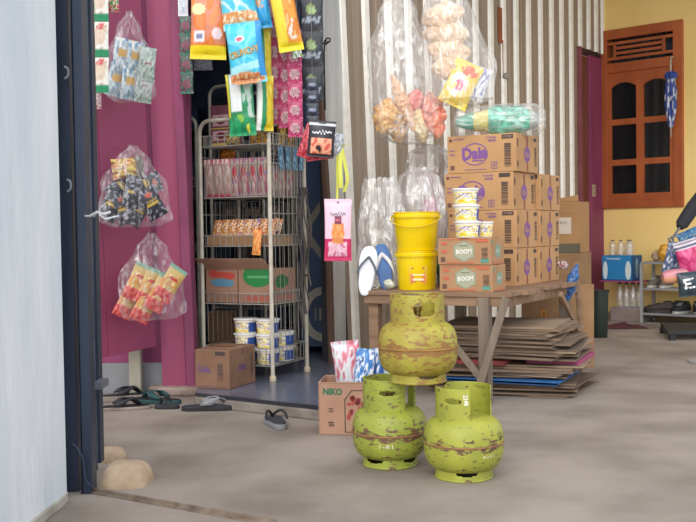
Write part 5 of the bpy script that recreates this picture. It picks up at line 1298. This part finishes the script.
# rack and goods further back
wire_rack('dim grey wire rack standing behind the magenta corner board', Vector((-1.02,5.75,0)), Vector((-1.5,5.95,0)), Vector((-0.92,6.15,0)), [(0.3,0.05),(0.7,0.05),(1.1,0.05)], 1.52)
for i, z_ in enumerate((0.305, 0.705, 1.105)):
    carton('stock_carton', ['lower','middle','upper'][i] + ' brown carton on the dim rack behind the magenta board', Vector((-1.40,5.93,z_)), 0.38, 0.16, [0.26,0.22,0.2][i], -0.39, kraft2, tape=False)
wire_rack('tall wire rack deep in the shop to the right of the main rack', Vector((-0.50,6.0,0)), Vector((-0.84,6.2,0)), Vector((-0.34,6.35,0)), [(0.35,0.08),(0.75,0.25),(1.15,0.25)], 1.7, fine=0.03)
for i, (z_, c1_) in enumerate(((0.36,'#4a5560'),(0.76,'#7d4a44'),(1.16,'#3d4a5c'))):
    for j in range(3):
        packet('stock_packet', ['lower','middle','upper'][i]+' shelf '+['left','centre','right'][j]+' dim packet on the tall rack deep in the shop', 'packet', Vector((-0.72+0.13*j, 6.2-0.03*j, z_+0.11)), 0.11, 0.2, 0.06, paint(c1_, ('n',0,0,1,1,5,0,[None,'#9a8a78','#2c3440',None])), (0,0,-0.4), 'dim packets deep in the shop', seed=220+i*3+j, nx=14, nz=18)
# navy banner with pale rings on the inner side
bn = thing('wall_banner', 'navy printed banner with pale rings on the shop wall behind the racks', 'banner', (-0.30, 6.2, 0.1))
MB().box(0, 0.42, 0, 0.01, 0, 2.3).build('banner_sheet', mat('banner_navy','#2f4a72','#243a5c',rough=0.5,scale=3), bn)
pr = Print(); pr.ring(0.14, 0.20, 0.14, 0.17, 0.05, '#b0aca0'); pr.ring(0.14, 0.72, 0.14, 0.19, 0.06, '#8f8a80', n=4); pr.ell(0.2,1.3,0.1,0.05,'#5a6a44'); pr.bars(0.14,0.2,0.1,0.08,'#8f8a80',4); pr.rect(0.2,1.0,0.14,0.01,'#7d4038')
pr.build(bn, face((0,0,0),(1,0,0),(0,0,1)))
# dark cloth/net hanging at right side of rack
m2 = MB(); rnd = random.Random(4)
for i in range(5):
    x_ = -0.27+0.016*i; pts = [Vector((x_+0.012*math.sin(j*1.3+i), 5.30+0.012*i+0.01*math.sin(j+i), 1.05-0.075*j)) for j in range(8+(i*3)%4)]
    m2.tube(pts, 0.004+0.002*(i%3), 6)
tag(m2.build('strap_bundle', mat('dark_strap','#3f3c3c','#57504c',rough=0.8)), 'dark straps tied and hanging at the right side of the display rack', 'straps')
# round wire rings on right pole
for py_ in (193, 261, 275):
    m2 = MB(); a = P(306, py_, 5.38); m2.tube([a+Vector((0.016*math.cos(2*PI*k_/12), 0.016*math.sin(2*PI*k_/12), 0)) for k_ in range(12)], 0.005, 6, closed=True)
    tag(m2.build('cable_tie', blk), {193:'black tie around the right rack pole, highest one', 261:'black tie around the right rack pole, middle one', 275:'black tie around the right rack pole, lowest one'}[py_], 'tie')
# goods on shop rear shelf (dim background)
sh = thing('back_shelf', 'dim shelving unit along the rear wall of the shop', 'shelf', (-1.6, 7.45, 0.06))
m2 = MB()
for z_ in (0.02, 0.5, 1.0, 1.5): m2.box(0,2.4,0,0.35,z_,z_+0.02)
m2.build('shelf_boards', mat('dark_shelf','#4f4a44','#3f3b36',rough=0.8), sh)
for x_ in (0, 1.2, 2.37): MB().box(x_, x_+0.03, 0, 0.35, 0, 1.9).build('shelf_upright', MATS['dark_shelf'], sh)
rnd = random.Random(9)
for si, z_ in enumerate((0.58, 1.08, 1.58)):
    for i in range(9):
        w_ = rnd.uniform(0.12,0.2); h_ = rnd.uniform(0.15,0.32)
        col = rnd.choice(['#34506c','#2c4038','#6a4a38','#4a5a6c','#24324c','#5a5048'])
        m2 = MB(); m2.box(0,w_,0,0.2,0,h_); m2.box(w_*0.15,w_*0.85,-0.001,0,h_*0.4,h_*0.7, None)
        o = m2.build('stock_box', mat('stock_'+col.strip('#'), col, rough=0.6), bevel=0.003); o.location = (-1.55+i*0.255, 7.52, z_+0.0005)
        tag(o, 'dim stock box, number of places from the left unclear, on the rear shelf' if False else 'dim box among the stock on the %s shelf at the rear of the shop' % ['low','middle','high'][si], 'box', 'dim stock on the %s rear shelf' % ['low','middle','high'][si])

# ------------------------------------------------------------------ right side by the yellow wall
def YW(px_, py_, out):     # point on a plane parallel to the yellow wall, moved out by `out`
    nrm = Vector((yu.y, -yu.x)); O2 = YO + Vector((-abs(yu.y), -yu.x))*out
    s, z_ = onpl(px_, py_, O2, yu); p_ = O2 + yu*s; return Vector((p_.x, p_.y, z_))
nout = Vector((-abs(yu.y), -yu.x, 0))
def YL(s, out, z): return Vector((YO.x+yu.x*s, YO.y+yu.y*s, z)) + nout*out
# dark bin
b_ = G(601.5, 338); bn_ = thing('trash_bin', 'dark green-black plastic bin in front of the magenta door post', 'bin', (b_.x, b_.y+0.06, 0))
MB().lathe([(0,0),(0.055,0),(0.058,0.005),(0.068,0.33),(0.073,0.33),(0.073,0.345),(0.066,0.345),(0.055,0.02),(0,0.02)], 36).build('bin_body', mat('dark_bin','#27332f','#1f2926',rough=0.5), bn_, smooth=True)
MB().tube([(0.074*math.cos(2*PI*k_/36),0.074*math.sin(2*PI*k_/36),0.345) for k_ in range(36)], 0.004, 6, closed=True).build('rim', mat('dark_bin','#27332f'), bn_)
# crate with bottles, board, blue box, bottles
cc = YW(610, 318, 0.33); s0_ = (Vector((cc.x,cc.y))-YO).dot(yu)
cr = thing('bottle_crate', 'low dull plastic crate of clear bottles against the yellow wall', 'crate', YL(s0_, 0.33, 0), (0,0,yth))
cw_ = 0.275; m2 = MB(); m2.box(0,cw_,0,0.006,0.0,0.12); m2.box(0,cw_,0.20,0.206,0.0,0.12); m2.box(0,0.006,0,0.206,0,0.12); m2.box(cw_-0.006,cw_,0,0.206,0,0.12); m2.box(0,cw_,0,0.206,0,0.006)
m2.build('crate_body', mat('mauve_grey_plastic','#8f7f7a','#7a6c68',rough=0.6), cr)
btm = plastic('bottle_plastic', '#dfe3e2', base=0.18, edge=0.5)
def bottle(label, loc, grp, h=0.30, r=0.032, cap='#33292a'):
    t = thing('water_bottle', label, 'bottle', loc, (0,0,0), grp)
    s_ = h/0.30
    MB().lathe([(0,0),(r*0.9,0),(r,0.008),(r*0.96,0.04*s_),(r,0.05*s_),(r*0.96,0.08*s_),(r,0.09*s_),(r*0.96,0.13*s_),(r,0.19*s_),(r*0.85,0.23*s_),(r*0.42,0.265*s_),(r*0.42,0.28*s_)], 20).build('bottle_body', btm, t, smooth=True)
    MB().lathe([(0,0.28*s_),(r*0.46,0.28*s_),(r*0.46,0.30*s_),(0,0.30*s_)], 16).build('cap', ink(cap), t, smooth=True)
    return t
bt0 = bottle('leftmost clear bottle in the lower crate by the yellow wall', YL(s0_+0.05, 0.24, 0.007), 'clear bottles in the lower crate', h=0.33)
for i in range(1, 4):
    dup(bt0, YL(s0_+0.05+0.06*i, 0.24, 0.007), (0,0,0), ['','second clear bottle from the left in the lower crate','third clear bottle from the left in the lower crate','rightmost clear bottle in the lower crate'][i])
bd = MB().box(-0.02,0.33,-0.03,0.25,0,0.012).build('pink_board', mat('pink_edge','#a84a74','#8f3c60',rough=0.6)); bd.location = YL(s0_-0.05, 0.35, 0.34); bd.rotation_euler = (0,0,yth); tag(bd, 'thin pink-edged board lying on the lower bottles', 'board')
def blue_front2(p_, w, h):
    p_.rect(0,0,w*0.99,h*0.98,'#1f7ab4'); p_.ell(-w/2+0.03,-0.02,0.022,h*0.36,'#d0dde0'); p_.ell(w/2-0.03,-0.02,0.026,h*0.38,'#c8d4d6'); p_.scrawl(-0.03, h/2-0.028, 0.13, 0.024, '#e6eef2', 7, 0.3); p_.rect(0,-h/2+0.006,w*0.99,0.01,'#2a4f86')
bbx = carton('blue_bottle_box', 'blue and white printed box holding upright bottles on the pink-edged board', YL(s0_-0.055, 0.36, 0.3525), 0.27, 0.2, 0.215, yth, mat('blue_card','#1f6fa4','#1b6294',rough=0.5), front=blue_front2, side=lambda p_, d, h: (p_.rect(0,0,d*0.98,h*0.98,'#1b4f7c'), p_.ell(0,0,0.03,h*0.4,'#7f9cac')), tape=False)
bt1 = bottle('leftmost bottle standing up from the blue box', YL(s0_-0.0, 0.27, 0.3525+0.217), 'bottles on the blue box', h=0.13, r=0.030)
dup(bt1, YL(s0_+0.075, 0.27, 0.3525+0.217), (0,0,0), 'second bottle from the left standing up from the blue box'); dup(bt1, YL(s0_+0.115, 0.21, 0.3525+0.217), (0,0,0), 'rear bottle between the others on the blue box'); dup(bt1, YL(s0_+0.16, 0.27, 0.3525+0.217), (0,0,0), 'rightmost bottle standing up from the blue box')
# red cloth on the floor
rc_ = G(619, 326); m2 = MB(); vs = []; n = 18
for i in range(n+1):
    for j in range(n+1):
        u, v = i/n-0.5, j/n-0.5; r_ = math.hypot(u,v)*2
        vs.append((u*0.34*(1+0.2*noise.noise(Vector((v*3,1,2)))), v*0.3*(1+0.2*noise.noise(Vector((u*3,5,2)))), 0.002+max(0,(1-r_))*0.03*(1+noise.noise(Vector((u*8,v*8,0))))))
m2.add(vs, [(i*(n+1)+j,(i+1)*(n+1)+j,(i+1)*(n+1)+j+1,i*(n+1)+j+1) for i in range(n) for j in range(n)])
o = m2.build('floor_cloth', mat('maroon_cloth','#5d2a34','#47202a',rough=0.95), smooth=True, solid=0.002); o.location = (rc_.x, rc_.y-0.1, 0.002); tag(o, 'crumpled maroon cloth on the concrete in front of the bottle crate', 'cloth')

# shoe rack
sr0 = YW(640, 300, 0.33); ss = (Vector((sr0.x,sr0.y))-YO).dot(yu)
sr = thing('shoe_rack', 'low grey three-shelf shoe rack against the yellow wall', 'rack', YL(ss, 0.33, 0), (0,0,yth))
zs_ = [YW(645, y_, 0.33).z for y_ in (313, 288, 262)]
print('shoe', zs_)
for z_ in zs_: MB().box(0, 0.95, 0, 0.26, z_-0.018, z_).build('shelf', mat('grey_shelf','#8f8f90','#7d7d80',rough=0.5), sr, bevel=0.003)
for x_ in (0.0, 0.93):
    for y_ in (0.0, 0.24): MB().box(x_, x_+0.02, y_-0.002, y_+0.02, 0, zs_[2]-0.019).build('upright', mat('grey_metal','#a0a0a0','#8f8f90',rough=0.5), sr)
def shoe(label, loc, rz_, c1, c2, s_=1.0, grp='shoes on the shoe rack'):
    t = thing('shoe', label, 'shoe', loc, (0,0,rz_), grp)
    o_ = [(x*s_, y*s_) for x, y in sole_outline(0.25, 0.09)]
    MB().prism(o_, 0, 0.022*s_).build('sole', ink(c2), t, bevel=0.003)
    m2 = MB(); vs = []; fs = []; n = 28; rows = [(1.0,0.0,0.022,0),(1.0,0.0,0.045,0),(0.86,0.0,0.068,-0.01),(0.6,0.0,0.085,-0.03),(0.42,0.0,0.098,-0.05)]
    for (k_, _, z_, dy) in rows:
        for x, y in o_: vs.append((x*k_*0.95, y*k_*(0.97)+dy*s_, z_*s_*(1.0 if y < 0.02 else 0.82)))
    for j in range(len(rows)-1):
        for i in range(n): fs.append((j*n+i, j*n+(i+1)%n, (j+1)*n+(i+1)%n, (j+1)*n+i))
    m2.add(vs, fs); upo = m2.build('upper', mat('upper_'+c1.strip('#'), c1, rough=0.7), t, smooth=True, solid=0.003)
    m2 = MB()
    for j in range(3): m2.tube([(-0.02*s_,(0.015+j*0.018)*s_,(0.086-j*0.008)*s_),(0.02*s_,(0.02+j*0.018)*s_,(0.086-j*0.008)*s_)], 0.002, 5)
    m2.build('laces', ink('#b8b8b8'), upo)
    return t
def SP(s, out, z): return YL(ss+s, out, z)
sh0 = shoe('left grey canvas shoe of the pair on the middle shelf of the shoe rack', SP(0.075,0.20,zs_[1]+0.0005), yth+PI, '#6f675f', '#b8b4ac')
dup(sh0, SP(0.175,0.20,zs_[1]+0.0005), (0,0,yth+PI+0.08), 'right grey canvas shoe of the pair on the middle shelf')
shoe('black and pale shoe, left of the pair on the bottom shelf', SP(0.31,0.20,zs_[0]+0.0005), yth+PI-0.15, '#23252c', '#a8a8a8')
shoe('black and pale shoe, right of the pair on the bottom shelf', SP(0.44,0.20,zs_[0]+0.0005), yth+PI+0.5, '#23252c', '#a8a8a8')
shoe('dark brown shoe at the left end of the bottom shelf', SP(0.12,0.22,zs_[0]+0.0005), yth+PI/2+0.3, '#3a2f2c', '#2a2524')
shoe('dark shoe behind the brown one on the bottom shelf', SP(0.17,0.10,zs_[0]+0.0005), yth+PI/2+0.6, '#2c2a2e', '#232124', 0.95)
shoe('black shoe at the right of the bottom shelf near the frame edge', SP(0.62,0.20,zs_[0]+0.0005), yth+PI+0.9, '#1d1f26', '#3d3f46')
lumpy('toy_plush', 'small yellow plush thing on the top of the shoe rack', 'toy', SP(0.17,0.18,zs_[2]+0.075), 0.15, 0.15, 0.12, ['#d8982c','#d8a83c','#b07c24'], (0,0.4,0), seed=240, amp=0.15)
lumpy('toy_plush', 'small pale brown plush thing at the left on top of the shoe rack', 'toy', SP(0.08,0.18,zs_[2]+0.047), 0.08, 0.095, 0.08, ['#a88c74','#8f7460','#c0a890'], (0,0,0), seed=241, amp=0.15)
# things on a stand past the right frame edge
stx = P(716, 300, 5.9)
sd = thing('coat_stand', 'steel stand at the right edge from which bags hang', 'stand', (stx.x, stx.y, 0))
MB().tube([(0,0,0),(0,0,0.95)], 0.014, 8).build('pole', MATS['grey_metal'], sd, smooth=True)
MB().tube([(0,0,0.76),(-0.12,0.03,0.76),(-0.25,0.06,0.75)], 0.006, 6).build('arm', MATS['grey_metal'], sd)
MB().lathe([(0,0),(0.16,0),(0.16,0.015),(0.02,0.03)], 24).build('base', MATS['grey_metal'], sd)
kk = 5.9/1000
packet('shoulder_bag', 'bright pink bag with striped top edge at the right edge of the picture', 'bag', P(689, 258, 5.86), 24*kk, 36*kk, 0.07, paint('#c8427c', ('n',0,0,1,1,4,0,[None,'#b83468','#d85a8c']), ('r',0,0.78,1,1,'#d8d4dc'), ('r',0,0.82,1,0.87,'#4a4a6c'), ('r',0,0.92,1,0.96,'#6a4a68'), ('e',0.9,0.5,0.2,0.14,'#d83c44')), (0, -0.28, 0), seed=250)
packet('shoulder_bag', 'blue and white patterned bag left of the bright pink bag', 'bag', P(674, 258, 5.95), 19*kk, 32*kk, 0.06, paint('#54688c', ('n',0,0,1,1,7,0,['#8a9ab8',None,'#38486c','#c0c8d4']), ), (0, 0.25, 0), seed=251)
packet('blue_cloth', 'light blue cloth topping the pink bag at the right edge', 'cloth', P(688, 236, 5.95), 22*kk, 12*kk, 0.05, paint('#4f86b4', ('n',0,0,1,1,6,0,[None,'#3a6c9c','#8ab0cc'])), (0,-0.4,0), seed=252)
o = lumpy('rolled_cushion', 'small peach and pink striped roll hanging under the patterned bag', 'cushion', P(675, 276, 5.8), 14*kk, 25*kk, 0.08, ['#ffffff'], (0, PI/2-0.12, 0), seed=253, amp=0.02, sq=0.16, colfn=lambda u, t: hx('#d89a74') if math.cos(2*PI*u) > -0.1 else (hx('#c88a90') if math.cos(2*PI*u) > -0.7 else hx('#b87888')))
packet('dark_bag', 'dark grey bag with white letters EI at the right edge', 'bag', P(690, 284, 5.75), 24*kk, 24*kk, 0.05, paint('#33424c', ('n',0,0,1,1,5,0,[None,'#2a3842'])), (0, -0.1, 0), seed=254, pr=Print().text('EI', -0.012, 0.005, 0.06, 0.06, '#dfe4e8', rot=0.1, bold=0.03))
m2 = MB(); pA_ = P(672, 239, 5.7); pB_ = P(706, 188, 5.9)
um = thing('folded_umbrella', 'folded black umbrella pointing down-left at the right edge of the picture', 'umbrella', pA_)
dv = pB_-pA_
MB().tube([Vector((0,0,0)), dv*0.28], 0.007, 8).build('handle', mat('steel_handle','#5f6468','#4c5054',rough=0.4), um, smooth=True)
MB().tube([dv*0.22, dv*0.30, dv*0.6, dv*1.0], 0.03, 12, rad=[0.02,0.038,0.042,0.03]).build('canopy', mat('black_cloth','#22242a','#1a1b20',rough=0.8), um, smooth=True)
MB().tube([dv*0.0+Vector((0.0,0,0.012)), Vector((-0.02,0,0.0)), Vector((-0.012,0,-0.018)), Vector((0.008,0,-0.01)), Vector((0.0,0,0.01))], 0.006, 6).build('hook_end', MATS['steel_handle'], um)
# blue umbrella hanging at the window
hu = thing('folded_umbrella', 'folded blue and white umbrella hanging at the right side of the window', 'umbrella', YW(671, 131, 0.14), (0,0,yth))
hu_h = YW(671, 62, 0.14).z - YW(671,131,0.14).z
vs_ = []
m2 = MB(); n = 30; mm = 26; cs_ = []; fs = []
for j in range(mm+1):
    t_ = j/mm; r_ = 0.008+0.045*math.sin(PI*min(1, t_*1.05))**0.6*(0.6+0.5*t_); 
    if t_ > 0.86: r_ = 0.03+0.02*math.sin((t_-0.86)/0.14*PI)
    for i in range(n):
        q_ = 2*PI*i/n; f_ = 1+0.18*math.sin(q_*7+t_*5); vs_.append((r_*f_*math.cos(q_), r_*f_*math.sin(q_)*0.8, hu_h*(0.04+0.82*t_)))
        nv = noise.noise(Vector((math.cos(q_)*3, math.sin(q_)*3, t_*9))); cs_.append(hx('#24408c') if t_ > 0.86 or nv < 0.05 else (hx('#c8ccd8') if nv > 0.2 else hx('#1d2f68')))
for j in range(mm):
    for i in range(n): fs.append((j*n+i, j*n+(i+1)%n, (j+1)*n+(i+1)%n, (j+1)*n+i))
m2.add(vs_, fs, None, None, cs_); m2.build('canopy', colmat(0.5), hu, smooth=True)
MB().tube([(0,0,-0.05),(0,0,0.1)], 0.005, 6).build('tip', mat('pale_metal','#b0a898','#9c9484',rough=0.4), hu)
MB().tube([(0,0,hu_h*0.85),(0,0,hu_h*1.02),(0,0.02,hu_h*1.08)], 0.008, 8).build('handle', MATS['pale_metal'], hu)
MB().tube([(0,0.02,hu_h*1.08),(0,0.10,hu_h*1.10)], 0.004, 6).build('hang_loop', MATS['pale_metal'], hu)
# black low grate table at right
gt = G(668, 341); gr_ = thing('floor_grate', 'low black slatted platform on the concrete at the right edge', 'platform', (gt.x, gt.y, 0), (0,0,0.02))
for i in range(7): MB().box(0.0+0.07*(i*0.35), 0.6, 0.09*i, 0.09*i+0.06, 0.045, 0.07).build('slat', mat('black_metal','#1d1e22','#2a2b30',rough=0.5), gr_)
for x_ in (0.02, 0.5):
    for y_ in (0.01, 0.5): MB().box(x_+0.1*(y_>0.1), x_+0.04+0.1*(y_>0.1), y_, y_+0.04, 0, 0.0445).build('foot', MATS['black_metal'], gr_)
# socket on the pink post
so = onpl(592, 190, CO, cu)
sw = thing('power_socket', 'small cream electric socket on the magenta door post', 'socket', (CO.x+cu.x*(sC+0.03), CO.y+cu.y*(sC+0.03), onpl(592,197,CO,cu)[1]), (0,0,cth))
MB().box(0.0, 0.09, 0.0, 0.019, 0, 0.115).build('socket_body', mat('cream_plastic','#c9b593','#b8a482',rough=0.5), sw, bevel=0.004)
for z_ in (0.035, 0.08): MB().lathe([(0,0),(0.008,0),(0.008,0.002),(0,0.002)], 12, M=Matrix.Translation((0.045,-0.0005,z_)) @ Matrix.Rotation(PI/2,4,'X')).build('socket_hole', ink('#5a4a3a'), sw)
# rusty strip with a knob on the cladding
rs = onpl(500, 30, CO, cu)[0]; zA_ = onpl(500, 72, CO, cu)[1]
ru = thing('rusty_strip', 'narrow rusty strip with a grey knob on the metal wall', 'metal strip', (CO.x+cu.x*rs, CO.y+cu.y*rs, zA_), (0,0,cth))
zz2 = onpl(500, 8, CO, cu)[1]-zA_
m2 = MB(); m2.box(-0.045,0.025,-0.012,-0.006,0.45*zz2,zz2); m2.build('rust_plate', mat('rust_orange','#9a5430','#84502f',rough=0.8), ru)
MB().tube([(0.02,-0.012,-0.02),(0.018,-0.012,0.5*zz2)], 0.006, 6).build('wire', mat('rust_orange','#9a5430'), ru)
MB().lathe([(0,-0.02),(0.024,-0.015),(0.028,0.0),(0.02,0.02),(0,0.026)], 16, M=Matrix.Translation((0.03,-0.03,-0.03))).build('knob', mat('grey_knob','#a8a098','#8f8880',rough=0.6), ru, smooth=True)

# ------------------------------------------------------------------ light
w = bpy.data.worlds.new('sky'); sc.world = w; w.use_nodes = True; nt = w.node_tree
bg_ = nt.nodes['Background']
sky = nt.nodes.new('ShaderNodeTexSky'); sky.sky_type = 'NISHITA'; sky.sun_disc = False; sky.sun_elevation = math.radians(50); sky.sun_rotation = math.radians(200); sky.dust_density = 3.0
mixn = nt.nodes.new('ShaderNodeMix'); mixn.data_type = 'RGBA'; mixn.inputs['Factor'].default_value = 0.75; mixn.inputs['B'].default_value = (6.5,6.6,6.8,1)
nt.links.new(sky.outputs[0], mixn.inputs['A']); nt.links.new(mixn.outputs['Result'], bg_.inputs['Color']); bg_.inputs['Strength'].default_value = 0.16
sun = bpy.data.lights.new('sun', 'SUN'); sun.energy = 1.5; sun.angle = math.radians(60); sun.color = (1.0, 0.97, 0.92)
so_ = bpy.data.objects.new('sun', sun); C.objects.link(so_); so_.rotation_euler = (math.radians(62), 0, math.radians(-14))
sc.view_settings.view_transform = 'Standard'; sc.view_settings.look = 'None'; sc.view_settings.gamma = 1; sc.view_settings.exposure = 0.48
sc.view_settings.use_curve_mapping = False
